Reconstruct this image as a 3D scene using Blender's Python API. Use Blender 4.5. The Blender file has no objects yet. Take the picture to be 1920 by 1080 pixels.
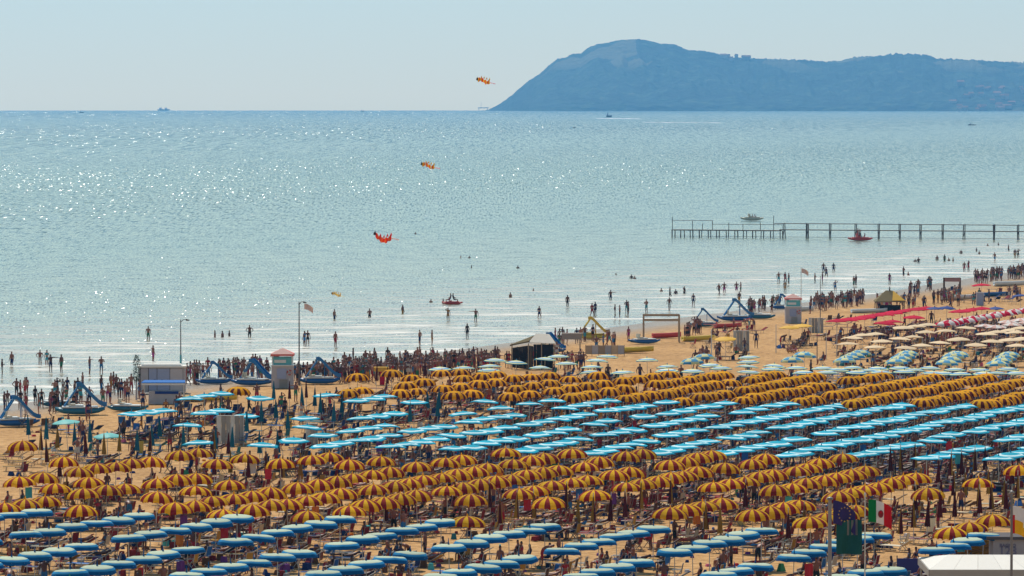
import bpy, bmesh, math, random
from mathutils import Vector, Matrix, noise
random.seed(7)
PI = math.pi
S = bpy.context.scene
COL = S.collection
R_E = 6.371e6
# ------------------------------------------------------------------ camera
H_CAM = 25.0
FPX = 10000.0
TILT = math.atan(361/FPX)
cam = bpy.data.cameras.new('camera'); cam_o = bpy.data.objects.new('camera', cam); COL.objects.link(cam_o)
cam.lens = 36*FPX/1920; cam.sensor_width = 36; cam.clip_start = 1; cam.clip_end = 200000
cam_o.location = (0, 0, H_CAM); cam_o.rotation_euler = (PI/2-TILT, 0, 0)
S.camera = cam_o
# ------------------------------------------------------------------ light
SUN_AZ, SUN_EL = math.radians(-16), math.radians(56)
w = bpy.data.worlds.new('World'); S.world = w; w.use_nodes = True
nt = w.node_tree; nt.nodes.clear()
sky = nt.nodes.new('ShaderNodeTexSky'); sky.sky_type = 'NISHITA'; sky.sun_disc = False
sky.sun_elevation = SUN_EL; sky.sun_rotation = SUN_AZ % (2*PI); sky.altitude = 20
sky.air_density = 1.0; sky.dust_density = 0.0; sky.ozone_density = 0.0
bg = nt.nodes.new('ShaderNodeBackground'); bg.inputs[1].default_value = 0.15
wo = nt.nodes.new('ShaderNodeOutputWorld')
tint = nt.nodes.new('ShaderNodeMix'); tint.data_type = 'RGBA'; tint.blend_type = 'MULTIPLY'; tint.inputs['Factor'].default_value = 1; tint.inputs['B'].default_value = (1, .965, .84, 1)   # warm white balance, the same all over
nt.links.new(sky.outputs[0], tint.inputs['A']); nt.links.new(tint.outputs['Result'], bg.inputs[0]); nt.links.new(bg.outputs[0], wo.inputs[0])
sl = bpy.data.lights.new('sun', 'SUN'); sl.energy = 4.7; sl.angle = math.radians(0.5); sl.color = (1, .945, .82)
so = bpy.data.objects.new('sun', sl); COL.objects.link(so)
sdir = Vector((math.sin(SUN_AZ)*math.cos(SUN_EL), math.cos(SUN_AZ)*math.cos(SUN_EL), math.sin(SUN_EL)))
so.rotation_euler = sdir.to_track_quat('Z', 'Y').to_euler(); so.location = (0, 0, 100)
S.view_settings.view_transform = 'Standard'; S.view_settings.look = 'None'
S.view_settings.exposure = 0.03; S.view_settings.gamma = 1; S.view_settings.use_curve_mapping = False
S.cycles.volume_step_rate = 1; S.cycles.volume_bounces = 0

# ------------------------------------------------------------------ pixel -> place
def ray(x, y):
    u, v = (x-960)/FPX, (540-y)/FPX
    c, s = math.cos(TILT), math.sin(TILT)
    return Vector((u, c+v*s, -s+v*c))
def P(x, y, z=0.0):
    """point of height z above the (curved) sea level seen at photo pixel x, y"""
    d = ray(x, y); zz = z; p = None
    for _ in range(30):
        t = (zz-H_CAM)/d.z; p = d*t
        zz = z-(p.x*p.x+p.y*p.y)/(2*R_E) if p.y > 1500 else z
    return Vector((p.x, p.y, zz))
def Q(x, y, D):
    d = ray(x, y); return Vector((d.x*D/d.y, D, H_CAM+d.z*D/d.y))
SEA = -0.3
SL0, SL1 = .42, 1.15
U = Vector((.332, .943)).normalized(); N = Vector((U.y, -U.x))      # along the shore, inland
WL = [(-150, 781), (0, 762), (250, 735), (640, 690), (1000, 640), (1250, 603), (1480, 574), (1650, 555), (1800, 530), (1920, 511), (2100, 488)]
WLP = []
for a in WL:
    p = P(a[0], a[1], SEA); q = Vector((p.x, p.y)); WLP.append((q.dot(U), q.dot(N)))
def waterline(t):
    if t <= WLP[0][0]: return WLP[0][1]
    for (t0, n0), (t1, n1) in zip(WLP, WLP[1:]):
        if t0 <= t <= t1:
            k = (t-t0)/(t1-t0); return n0+(n1-n0)*k
    return WLP[-1][1]
def offshore(x, y):
    q = Vector((x, y)); return waterline(q.dot(U))-q.dot(N)
def sand_z(x, y):
    s = offshore(x, y)
    for a, za, b, zb in ((-14, 0, -5, -.10), (-5, -.10, 0, -.3), (0, -.3, 20, -.62), (20, -.62, 80, -1.35)):
        if a <= s <= b: return za+(zb-za)*(s-a)/(b-a)
    return 0.0 if s < 0 else -1.35

# ------------------------------------------------------------------ materials
def lin(c):
    if isinstance(c, str):
        c = [int(c[i:i+2], 16)/255 for i in (0, 2, 4)]
        c = [(v/12.92 if v <= .04045 else ((v+.055)/1.055)**2.4) for v in c]
    return (c[0], c[1], c[2], 1)
MATS = {}
def mat(name, col, rough=.7, var=.12, scale=3.0, trans=0.0, metal=0, spec=.4, bump=0):
    if name in MATS: return MATS[name]
    m = bpy.data.materials.new(name); m.use_nodes = True; n = m.node_tree; b = n.nodes['Principled BSDF']
    c = lin(col); b.inputs['Roughness'].default_value = rough; b.inputs['Metallic'].default_value = metal
    b.inputs['Specular IOR Level'].default_value = .08 if (trans or rough > .65) else spec
    tc = n.nodes.new('ShaderNodeTexCoord'); oi = n.nodes.new('ShaderNodeObjectInfo')
    ns = n.nodes.new('ShaderNodeTexNoise'); ns.inputs['Scale'].default_value = scale; ns.inputs['Detail'].default_value = 4
    ad = n.nodes.new('ShaderNodeVectorMath'); ad.operation = 'ADD'
    cb = n.nodes.new('ShaderNodeCombineXYZ'); ml = n.nodes.new('ShaderNodeMath'); ml.operation = 'MULTIPLY'; ml.inputs[1].default_value = 37
    n.links.new(oi.outputs['Random'], ml.inputs[0]); n.links.new(ml.outputs[0], cb.inputs[0])
    n.links.new(tc.outputs['Object'], ad.inputs[0]); n.links.new(cb.outputs[0], ad.inputs[1]); n.links.new(ad.outputs[0], ns.inputs['Vector'])
    mx = n.nodes.new('ShaderNodeMix'); mx.data_type = 'RGBA'
    mx.inputs['A'].default_value = tuple(v*(1-var) for v in c[:3])+(1,)
    mx.inputs['B'].default_value = tuple(min(1, v*(1+var)) for v in c[:3])+(1,)
    n.links.new(ns.outputs['Fac'], mx.inputs['Factor'])
    # whole-object wear: each copy a little more or less faded
    hs = n.nodes.new('ShaderNodeHueSaturation'); mr = n.nodes.new('ShaderNodeMapRange')
    mr.inputs['To Min'].default_value = 1-var*1.5; mr.inputs['To Max'].default_value = 1+var*.9
    n.links.new(oi.outputs['Random'], mr.inputs['Value']); n.links.new(mr.outputs[0], hs.inputs['Value'])
    n.links.new(mx.outputs['Result'], hs.inputs['Color']); n.links.new(hs.outputs[0], b.inputs['Base Color'])
    if bump:
        bp = n.nodes.new('ShaderNodeBump'); bp.inputs['Strength'].default_value = bump; bp.inputs['Distance'].default_value = .05
        n.links.new(ns.outputs['Fac'], bp.inputs['Height']); n.links.new(bp.outputs[0], b.inputs['Normal'])
    if trans:
        tr = n.nodes.new('ShaderNodeBsdfTranslucent'); ms = n.nodes.new('ShaderNodeMixShader'); ms.inputs[0].default_value = trans
        n.links.new(hs.outputs[0], tr.inputs[0]); n.links.new(b.outputs[0], ms.inputs[1]); n.links.new(tr.outputs[0], ms.inputs[2])
        n.links.new(ms.outputs[0], n.nodes['Material Output'].inputs[0])
    MATS[name] = m; return m

# ------------------------------------------------------------------ mesh builder
class MB:
    def __init__(s): s.v = []; s.f = []; s.m = []
    def quadstrip(s, a, b, m=0, close=True):
        n = len(a); r = range(n if close else n-1)
        for i in r: j = (i+1) % n; s.f.append((a[i], a[j], b[j], b[i])); s.m.append(m)
    def box(s, c, d, m=0, rz=0, ry=0, top=1.0):
        i = len(s.v); ca, sa = math.cos(rz), math.sin(rz); cy, sy = math.cos(ry), math.sin(ry)
        for z in (-.5, .5):
            k = top if z > 0 else 1
            for x, y in ((-.5, -.5), (.5, -.5), (.5, .5), (-.5, .5)):
                X, Y, Z = x*d[0]*k, y*d[1]*k, z*d[2]
                X, Z = X*cy+Z*sy, -X*sy+Z*cy
                s.v.append((c[0]+X*ca-Y*sa, c[1]+X*sa+Y*ca, c[2]+Z))
        for q in ((0, 3, 2, 1), (4, 5, 6, 7), (0, 1, 5, 4), (1, 2, 6, 5), (2, 3, 7, 6), (3, 0, 4, 7)):
            s.f.append(tuple(i+k for k in q)); s.m.append(m)
    def tube(s, p0, p1, r0, r1=None, n=6, m=0, caps=True):
        r1 = r0 if r1 is None else r1; p0 = Vector(p0); p1 = Vector(p1); d = (p1-p0)
        if d.length < 1e-6: return
        q = d.to_track_quat('Z', 'Y'); A = []; B = []
        for k in range(n):
            a = 2*PI*k/n; o = q @ Vector((math.cos(a), math.sin(a), 0))
            A.append(len(s.v)); s.v.append(tuple(p0+o*r0)); B.append(len(s.v)); s.v.append(tuple(p1+o*r1))
        s.quadstrip(A, B, m)
        if caps: s.f.append(tuple(reversed(A))); s.m.append(m); s.f.append(tuple(B)); s.m.append(m)
    def lathe(s, prof, n=10, m=0, c=(0, 0, 0)):
        rings = []
        for r, z in prof:
            ring = []
            for k in range(n):
                a = 2*PI*k/n; ring.append(len(s.v)); s.v.append((c[0]+r*math.cos(a), c[1]+r*math.sin(a), c[2]+z))
            rings.append(ring)
        for a, b in zip(rings, rings[1:]): s.quadstrip(a, b, m)
        s.f.append(tuple(reversed(rings[0]))); s.m.append(m); s.f.append(tuple(rings[-1])); s.m.append(m)
    def poly(s, pts, m=0):
        i = len(s.v); s.v += [tuple(p) for p in pts]; s.f.append(tuple(range(i, i+len(pts)))); s.m.append(m)
    def slab(s, pts, th, m=0):
        """closed plate: pts a planar outline, th a thickness vector"""
        n = len(pts); i = len(s.v); t = Vector(th)
        s.v += [tuple(p) for p in pts]+[tuple(Vector(p)+t) for p in pts]
        s.f.append(tuple(range(i+n-1, i-1, -1))); s.m.append(m); s.f.append(tuple(range(i+n, i+2*n))); s.m.append(m)
        for k in range(n):
            j = (k+1) % n; s.f.append((i+k, i+j, i+n+j, i+n+k)); s.m.append(m)
    def add(s, me, M, mi=None):
        i = len(s.v)
        s.v += [tuple(M @ v.co) for v in me.vertices]
        for p in me.polygons:
            s.f.append(tuple(i+k for k in p.vertices)); s.m.append(p.material_index if mi is None else mi)
    def mesh(s, name, mats, smooth=False):
        me = bpy.data.meshes.new(name); me.from_pydata(s.v, [], s.f)
        for m in (mats if isinstance(mats, (list, tuple)) else [mats]): me.materials.append(m)
        me.polygons.foreach_set('material_index', s.m)
        if smooth: me.polygons.foreach_set('use_smooth', [True]*len(s.f))
        me.update(); return me
def link(name, data, parent=None, loc=(0, 0, 0), rz=0, rx=0, ry=0, sc=1):
    o = bpy.data.objects.new(name, data); COL.objects.link(o)
    o.location = loc; o.rotation_euler = (rx, ry, rz); o.scale = (sc, sc, sc)
    if parent: o.parent = parent
    return o
def tag(o, label=None, cat=None, group=None, kind=None):
    if label: o['label'] = label
    if cat: o['category'] = cat
    if group: o['group'] = group
    if kind: o['kind'] = kind
    return o
def thing(name, label, cat, loc, rz=0, group=None, rx=0, ry=0, sc=1):
    return tag(link(name, None, None, loc, rz, rx, ry, sc), label, cat, group)
def part(name, mb, mats, parent, smooth=False): return link(name, mb.mesh(name, mats, smooth), parent)
ORD = ['zeroth', 'first', 'second', 'third', 'fourth', 'fifth', 'sixth', 'seventh', 'eighth', 'ninth', 'tenth', 'eleventh', 'twelfth', 'thirteenth', 'fourteenth', 'fifteenth', 'sixteenth', 'seventeenth', 'eighteenth', 'nineteenth']
TENS = {2: 'twent', 3: 'thirt', 4: 'fort', 5: 'fift', 6: 'sixt', 7: 'sevent', 8: 'eight', 9: 'ninet'}
def ordw(n):
    if n < 20: return ORD[n]
    if n >= 100: return 'hundred-and-'+ordw(n-100) if n > 100 else 'hundredth'
    return TENS[n//10]+('ieth' if n % 10 == 0 else 'y-'+ORD[n % 10])

# ------------------------------------------------------------------ ground
def node_mat(name):
    m = bpy.data.materials.new(name); m.use_nodes = True; n = m.node_tree
    def nd(t, **k):
        o = n.nodes.new('ShaderNode'+t)
        for a, b in k.items():
            if a.startswith('i_'): o.inputs[a[2:].replace('_', ' ')].default_value = b
            else: setattr(o, a, b)
        return o
    return m, n, nd, n.links.new, n.nodes['Principled BSDF']
def ramp(nd, stops):
    r = nd('ValToRGB'); e = r.color_ramp.elements
    while len(e) < len(stops): e.new(.5)
    for k, (p, c) in enumerate(stops): e[k].position = p; e[k].color = c if len(c) == 4 else tuple(c)+(1,)
    return r
def shore_node(nd, L, off):
    """metres out from the waterline"""
    g = nd('NewGeometry'); d = nd('VectorMath', operation='DOT_PRODUCT'); d.inputs[1].default_value = (-N.x, -N.y, 0)
    L(g.outputs['Position'], d.inputs[0]); a = nd('Math', operation='ADD'); a.inputs[1].default_value = off
    L(d.outputs['Value'], a.inputs[0]); return g, a
W0 = sum(x[1] for x in WLP)/len(WLP)

m_sand, n_, nd, L, b = node_mat('beach_sand')
g, sh = shore_node(nd, L, W0)
n1 = nd('TexNoise', i_Scale=1.3, i_Detail=9.0, i_Roughness=.72); L(g.outputs['Position'], n1.inputs['Vector'])
n2 = nd('TexNoise', i_Scale=.09, i_Detail=3.0); L(g.outputs['Position'], n2.inputs['Vector'])
r1 = ramp(nd, [(.34, (.24, .125, .05)), (.5, (.50, .28, .112)), (.72, (.68, .42, .19))]); L(n1.outputs['Fac'], r1.inputs[0])
r2 = ramp(nd, [(.35, (.82, .80, .78)), (.65, (1, 1, 1))]); L(n2.outputs['Fac'], r2.inputs[0])
mm = nd('Mix', data_type='RGBA', blend_type='MULTIPLY'); mm.inputs['Factor'].default_value = 1; L(r1.outputs[0], mm.inputs['A']); L(r2.outputs[0], mm.inputs['B'])
wet = nd('MapRange'); wet.inputs['From Min'].default_value = -11; wet.inputs['From Max'].default_value = -2.5; L(sh.outputs[0], wet.inputs['Value'])
mw = nd('Mix', data_type='RGBA'); mw.inputs['B'].default_value = (.25, .185, .125, 1); L(wet.outputs[0], mw.inputs['Factor']); L(mm.outputs['Result'], mw.inputs['A']); L(mw.outputs['Result'], b.inputs['Base Color'])
b.inputs['Specular IOR Level'].default_value = .1
rr = nd('MapRange'); rr.inputs['To Min'].default_value = .95; rr.inputs['To Max'].default_value = .35; L(wet.outputs[0], rr.inputs['Value']); L(rr.outputs[0], b.inputs['Roughness'])
bp = nd('Bump', i_Strength=1.0, i_Distance=.30); n3 = nd('TexNoise', i_Scale=2.4, i_Detail=5.0); L(g.outputs['Position'], n3.inputs['Vector']); L(n3.outputs['Fac'], bp.inputs['Height']); L(bp.outputs[0], b.inputs['Normal'])
mb = MB(); rows = []
tt = [-900, -600, -300]+[k*6 for k in range(-20, 190)]+[1300, 1600, 2200, 3500, 6000]
ss = [1200, 500, 250, 120, 60, 40, 26, 18, 14, 11, 8, 5, 3.5, 2, 1, 0, -2, -5, -10, -20, -80]
for t in tt:
    row = []
    for s_ in ss:
        q = U*t+N*(waterline(t)+s_); z = sand_z(q.x, q.y)
        if s_ < 60 and s_ > -10: z += .03*noise.noise(Vector((q.x*.2, q.y*.2, 0)))*(1 if s_ > 6 else .3)
        row.append(len(mb.v)); mb.v.append((q.x, q.y, z))
    rows.append(row)
for a, c in zip(rows, rows[1:]): mb.quadstrip(a, c, 0, close=False)
mb.f = [tuple(reversed(f)) for f in mb.f]
o = link('beach_sand', mb.mesh('beach_sand', m_sand, True)); tag(o, 'orange tan beach sand', kind='structure')

# ------------------------------------------------------------------ sea
m_sea, n_, nd, L, b = node_mat('sea_water')
g, sh = shore_node(nd, L, W0)
mr = nd('MapRange'); mr.inputs['From Max'].default_value = 1000; L(sh.outputs[0], mr.inputs['Value'])
cr = ramp(nd, [(0, (.26, .21, .13)), (.03, (.24, .205, .125)), (.075, (.15, .17, .10)), (.17, (.065, .12, .07)), (.45, (.035, .095, .055)), (1, (.025, .075, .045))]); L(mr.outputs[0], cr.inputs[0])
# broad wind lanes
mp = nd('Mapping'); mp.inputs['Scale'].default_value = (.0022, .0011, 1); L(g.outputs['Position'], mp.inputs['Vector'])
nl = nd('TexNoise', i_Scale=1.0, i_Detail=6.0, i_Roughness=.6); L(mp.outputs[0], nl.inputs['Vector'])
rl = ramp(nd, [(.35, (.8, .85, .88)), (.65, (1.16, 1.12, 1.08))]); L(nl.outputs['Fac'], rl.inputs[0])
ml = nd('Mix', data_type='RGBA', blend_type='MULTIPLY'); ml.inputs['Factor'].default_value = 1; L(cr.outputs[0], ml.inputs['A']); L(rl.outputs[0], ml.inputs['B'])
# foam streaks of the breaking ripples near the shore
mf = nd('Mapping'); mf.inputs['Rotation'].default_value = (0, 0, math.radians(-22)); mf.inputs['Scale'].default_value = (.10, .26, 1); L(g.outputs['Position'], mf.inputs['Vector'])
nf = nd('TexNoise', i_Scale=1.0, i_Detail=7.0, i_Roughness=.62, i_Distortion=.4); L(mf.outputs[0], nf.inputs['Vector'])
fm = nd('MapRange'); fm.inputs['From Min'].default_value = .50; fm.inputs['From Max'].default_value = .64; L(nf.outputs['Fac'], fm.inputs['Value'])
fs = nd('MapRange'); fs.inputs['From Min'].default_value = 75; fs.inputs['From Max'].default_value = 20; L(sh.outputs[0], fs.inputs['Value'])
# thin surf lines, crests nearly along the view's breadth
sd_ = nd('VectorMath', operation='DOT_PRODUCT'); sd_.inputs[1].default_value = (-.28, .96, 0); L(g.outputs['Position'], sd_.inputs[0])
sp1 = nd('Mapping'); sp1.inputs['Scale'].default_value = (.06, .03, 1); L(g.outputs['Position'], sp1.inputs['Vector']); sn1 = nd('TexNoise', i_Scale=1.0, i_Detail=4.0); L(sp1.outputs[0], sn1.inputs['Vector'])
sk = nd('Math', operation='MULTIPLY'); sk.inputs[1].default_value = 2*PI/17; L(sd_.outputs['Value'], sk.inputs[0]); sq = nd('Math', operation='MULTIPLY_ADD'); sq.inputs[1].default_value = 15; L(sn1.outputs['Fac'], sq.inputs[0]); L(sk.outputs[0], sq.inputs[2])
si = nd('Math', operation='SINE'); L(sq.outputs[0], si.inputs[0]); sb = nd('MapRange', interpolation_type='SMOOTHSTEP'); sb.inputs['From Min'].default_value = .62; sb.inputs['From Max'].default_value = .99; L(si.outputs[0], sb.inputs['Value'])
bm1 = nd('MapRange'); bm1.inputs['From Min'].default_value = .44; bm1.inputs['From Max'].default_value = .58; L(nf.outputs['Fac'], bm1.inputs['Value']); sb2 = nd('Math', operation='MULTIPLY'); L(sb.outputs[0], sb2.inputs[0]); L(bm1.outputs[0], sb2.inputs[1])
fmx = nd('Math', operation='MAXIMUM'); L(sb2.outputs[0], fmx.inputs[0]); fm5 = nd('Math', operation='MULTIPLY'); fm5.inputs[1].default_value = .9; L(fm.outputs[0], fm5.inputs[0]); L(fm5.outputs[0], fmx.inputs[1])
fx = nd('Math', operation='MULTIPLY'); L(fmx.outputs[0], fx.inputs[0]); L(fs.outputs[0], fx.inputs[1])
fe = nd('Math', operation='MULTIPLY'); fe.inputs[1].default_value = .8; L(fx.outputs[0], fe.inputs[0])
mo = nd('Mix', data_type='RGBA'); mo.inputs['B'].default_value = (.80, .76, .70, 1); L(fe.outputs[0], mo.inputs['Factor']); L(ml.outputs['Result'], mo.inputs['A']); L(mo.outputs['Result'], b.inputs['Base Color'])
b.inputs['IOR'].default_value = 1.33
ro = nd('Math', operation='MULTIPLY_ADD'); ro.inputs[1].default_value = .6; ro.inputs[2].default_value = .19; L(fe.outputs[0], ro.inputs[0]); L(ro.outputs[0], b.inputs['Roughness'])
# wave facets: slope field sampled at a point (not smoothed over the pixel), chop near, longer waves offshore
def slope(cx, cy, det, rot=0):
    m1 = nd('Mapping'); m1.inputs['Scale'].default_value = (1/cx, 1/cy, 1); m1.inputs['Rotation'].default_value = (0, 0, math.radians(rot)); L(g.outputs['Position'], m1.inputs['Vector'])
    t1 = nd('TexNoise', i_Scale=1.0, i_Detail=det, i_Roughness=.55); L(m1.outputs[0], t1.inputs['Vector'])
    s1 = nd('VectorMath', operation='SUBTRACT'); s1.inputs[1].default_value = (.5, .5, .5); L(t1.outputs['Color'], s1.inputs[0]); return s1
sA, sB, sC, sD, sW = slope(.24, 3.2, 1.0), slope(.44, 14, 1.0), slope(1.1, 80, 1.0), slope(2.7, 360, 1.0), slope(5.0, 9.0, 5.0, 12)
def mixv(a_, b_, lo, hi):
    k = nd('MapRange'); k.inputs['From Min'].default_value = lo; k.inputs['From Max'].default_value = hi; L(sh.outputs[0], k.inputs['Value'])
    m = nd('Mix', data_type='VECTOR'); L(k.outputs[0], m.inputs['Factor']); L(a_, m.inputs[4]); L(b_, m.inputs[5]); return m.outputs[1]
v1 = mixv(sA.outputs[0], sB.outputs[0], 90, 300); v1 = mixv(v1, sC.outputs[0], 500, 1100); v2 = mixv(v1, sD.outputs[0], 1600, 3000)
amp = nd('MapRange'); amp.inputs['From Min'].default_value = 10; amp.inputs['From Max'].default_value = 200; amp.inputs['To Min'].default_value = SL0; amp.inputs['To Max'].default_value = SL1; L(sh.outputs[0], amp.inputs['Value'])
sc1 = nd('VectorMath', operation='SCALE'); L(v2, sc1.inputs[0]); L(amp.outputs[0], sc1.inputs['Scale'])
sc2 = nd('VectorMath', operation='SCALE'); L(sW.outputs[0], sc2.inputs[0]); sc2.inputs['Scale'].default_value = .35
sa = nd('VectorMath', operation='ADD'); L(sc1.outputs[0], sa.inputs[0]); L(sc2.outputs[0], sa.inputs[1])
sm = nd('VectorMath', operation='MULTIPLY'); sm.inputs[1].default_value = (1, 1, 0); L(sa.outputs[0], sm.inputs[0])
# steep little wave fronts facing the shore, gathered in wind patches
sz = nd('SeparateXYZ'); L(v2, sz.inputs[0])
pt = nd('Mapping'); pt.inputs['Scale'].default_value = (.02, .006, 1); L(g.outputs['Position'], pt.inputs['Vector'])
pn = nd('TexNoise', i_Scale=1.0, i_Detail=3.0); L(pt.outputs[0], pn.inputs['Vector'])
p2_ = nd('Math', operation='MULTIPLY_ADD'); p2_.inputs[1].default_value = -.20; L(pn.outputs['Fac'], p2_.inputs[0]); p2_.inputs[2].default_value = .252; ex = nd('MapRange'); ex.inputs['From Min'].default_value = 60; ex.inputs['From Max'].default_value = 420; ex.inputs['To Min'].default_value = .065; ex.inputs['To Max'].default_value = 0; L(sh.outputs[0], ex.inputs['Value']); p3_ = nd('Math', operation='ADD'); L(p2_.outputs[0], p3_.inputs[0]); L(ex.outputs[0], p3_.inputs[1]); p2_ = p3_
lo = nd('Math', operation='ADD'); lo.inputs[1].default_value = .05; L(p2_.outputs[0], lo.inputs[0])
gm_ = nd('MapRange', interpolation_type='SMOOTHSTEP'); L(sz.outputs[2], gm_.inputs['Value']); L(p2_.outputs[0], gm_.inputs['From Min']); L(lo.outputs[0], gm_.inputs['From Max'])
gy = nd('Math', operation='MULTIPLY'); gy.inputs[1].default_value = -.50; L(gm_.outputs[0], gy.inputs[0])
gc = nd('CombineXYZ'); L(gy.outputs[0], gc.inputs[1])
sg = nd('VectorMath', operation='ADD'); L(sm.outputs[0], sg.inputs[0]); L(gc.outputs[0], sg.inputs[1]); sm = sg
su = nd('VectorMath', operation='ADD'); su.inputs[1].default_value = (0, 0, 1); L(sm.outputs[0], su.inputs[0])
sn = nd('VectorMath', operation='NORMALIZE'); L(su.outputs[0], sn.inputs[0]); L(sn.outputs[0], b.inputs['Normal'])
mb = MB(); rings = []
rr_ = [60, 120, 200, 260, 320, 400, 500, 650, 850, 1100, 1500, 2000, 2800, 3800, 5000, 6500, 8000, 9500, 11000, 12500, 14000, 15000, 16000, 16800, 17500, 18200, 18900]
NA = 240
for r in rr_:
    ring = []
    for k in range(NA):
        a = 2*PI*k/NA; ring.append(len(mb.v)); mb.v.append((r*math.cos(a), r*math.sin(a), SEA-r*r/(2*R_E)))
    rings.append(ring)
for a, c in zip(rings, rings[1:]): mb.quadstrip(c, a, 0)
mb.f = [tuple(reversed(f)) for f in mb.f]
mb.f.append(tuple(rings[0])); mb.m.append(0)
tag(link('sea_water', mb.mesh('sea_water', m_sea, True)), 'teal sea sparkling in the sun', kind='structure')

# ------------------------------------------------------------------ headland
RID = [(860, 209), (905, 207.5), (915, 206), (935, 196), (960, 178), (990, 152), (1010, 140), (1030, 122), (1045, 110), (1060, 108), (1072, 101), (1090, 100), (1100, 91), (1118, 83), (1140, 80), (1160, 75), (1200, 73), (1215, 76), (1240, 82), (1265, 83), (1290, 94), (1320, 95), (1345, 101), (1375, 108), (1400, 109), (1450, 111), (1500, 112), (1545, 115), (1580, 113), (1600, 107), (1650, 104), (1680, 100), (1740, 103), (1755, 110), (1800, 111), (1850, 114), (1900, 116), (1960, 116), (2100, 122), (2300, 130), (2600, 118), (2900, 140), (3200, 170), (3500, 209)]
def ridge_y(x):
    for (a, ya), (c, yc) in zip(RID, RID[1:]):
        if a <= x <= c: return ya+(yc-ya)*(x-a)/(c-a)
    return 210
DF, DR, DB = 13900., 15000., 17500.
def head_pt(x, D):
    ry = ridge_y(x)
    jag = (2.2*noise.noise(Vector((x*.21, 3, 0)))+3.2*noise.noise(Vector((x*.77, 7, 0))))*(.45 if x < 1400 else 1.1)
    zr = Q(x, ry+jag*min(1, (207-ry)/20), DR).z; z0 = SEA-D*D/(2*R_E)-1.5
    hh = max(0, zr-(SEA-DR*DR/(2*R_E)))
    df = DR-(DR-DF)*min(1, hh/90+.05)
    if D <= DR:
        t = max(0, min(1, (D-df)/(DR-df)))
        sft = t**.75*(1-.18*math.sin(PI*t))
        X = x*.02
        gul = noise.fractal(Vector((X*1.7+t*1.5, t*3.2, 1)), 1, 2.1, 5)+.5*noise.noise(Vector((X*3+t*4, t*6, 5)))
        return z0+1.5+hh*sft+hh*.11*gul*math.sin(PI*t)-(2 if t == 0 else 0)
    t = (D-DR)/(DB-DR); return z0+1.5+hh*(1-t**1.3)*(1-.2*t)-(20*t)
mb = MB(); rows = []
xs = [860+3*k for k in range(360)]+[1940+12*k for k in range(131)]
ds = [DF+(DR-DF)*k/44 for k in range(45)]+[15100, 15300, 15700, 16300, 17000, 17500]
for D in ds:
    row = []
    for x in xs:
        q = Q(x, 200, D); row.append(len(mb.v)); mb.v.append((q.x, D, head_pt(x, D)))
    rows.append(row)
for a, c in zip(rows, rows[1:]): mb.quadstrip(a, c, 0, close=False)
m_head, n_, nd, L, b = node_mat('headland_scrub')
g = nd('NewGeometry'); a1 = nd('TexNoise', i_Scale=.018, i_Detail=12.0, i_Roughness=.65); L(g.outputs['Position'], a1.inputs['Vector'])
cr = ramp(nd, [(.36, (.002, .014, .016)), (.5, (.008, .034, .028)), (.60, (.034, .075, .045)), (.72, (.12, .12, .07))]); L(a1.outputs['Fac'], cr.inputs[0])
vo = nd('TexVoronoi', i_Scale=.006); L(g.outputs['Position'], vo.inputs['Vector'])
sx = nd('SeparateColor'); L(vo.outputs['Color'], sx.inputs[0])
fm = nd('MapRange'); fm.inputs['From Min'].default_value = .70; fm.inputs['From Max'].default_value = .73; L(sx.outputs[0], fm.inputs['Value'])
sp = nd('SeparateXYZ'); L(g.outputs['Position'], sp.inputs[0])
fz = nd('MapRange'); fz.inputs['From Min'].default_value = 85; fz.inputs['From Max'].default_value = 115; L(sp.outputs[2], fz.inputs['Value'])
fq = nd('Math', operation='MULTIPLY'); L(fm.outputs[0], fq.inputs[0]); L(fz.outputs[0], fq.inputs[1])
mx = nd('Mix', data_type='RGBA'); mx.inputs['B'].default_value = (.13, .125, .07, 1); L(fq.outputs[0], mx.inputs['Factor']); L(cr.outputs[0], mx.inputs['A']); L(mx.outputs['Result'], b.inputs['Base Color'])
b.inputs['Roughness'].default_value = .9
bp = nd('Bump', i_Strength=1.0, i_Distance=22.0); a2 = nd('TexNoise', i_Scale=.035, i_Detail=6.0); L(g.outputs['Position'], a2.inputs['Vector']); L(a2.outputs['Fac'], bp.inputs['Height']); L(bp.outputs[0], b.inputs['Normal'])
tag(link('headland', mb.mesh('headland', m_head, True)), 'hazy blue wooded headland falling to the sea', kind='structure')
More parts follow.
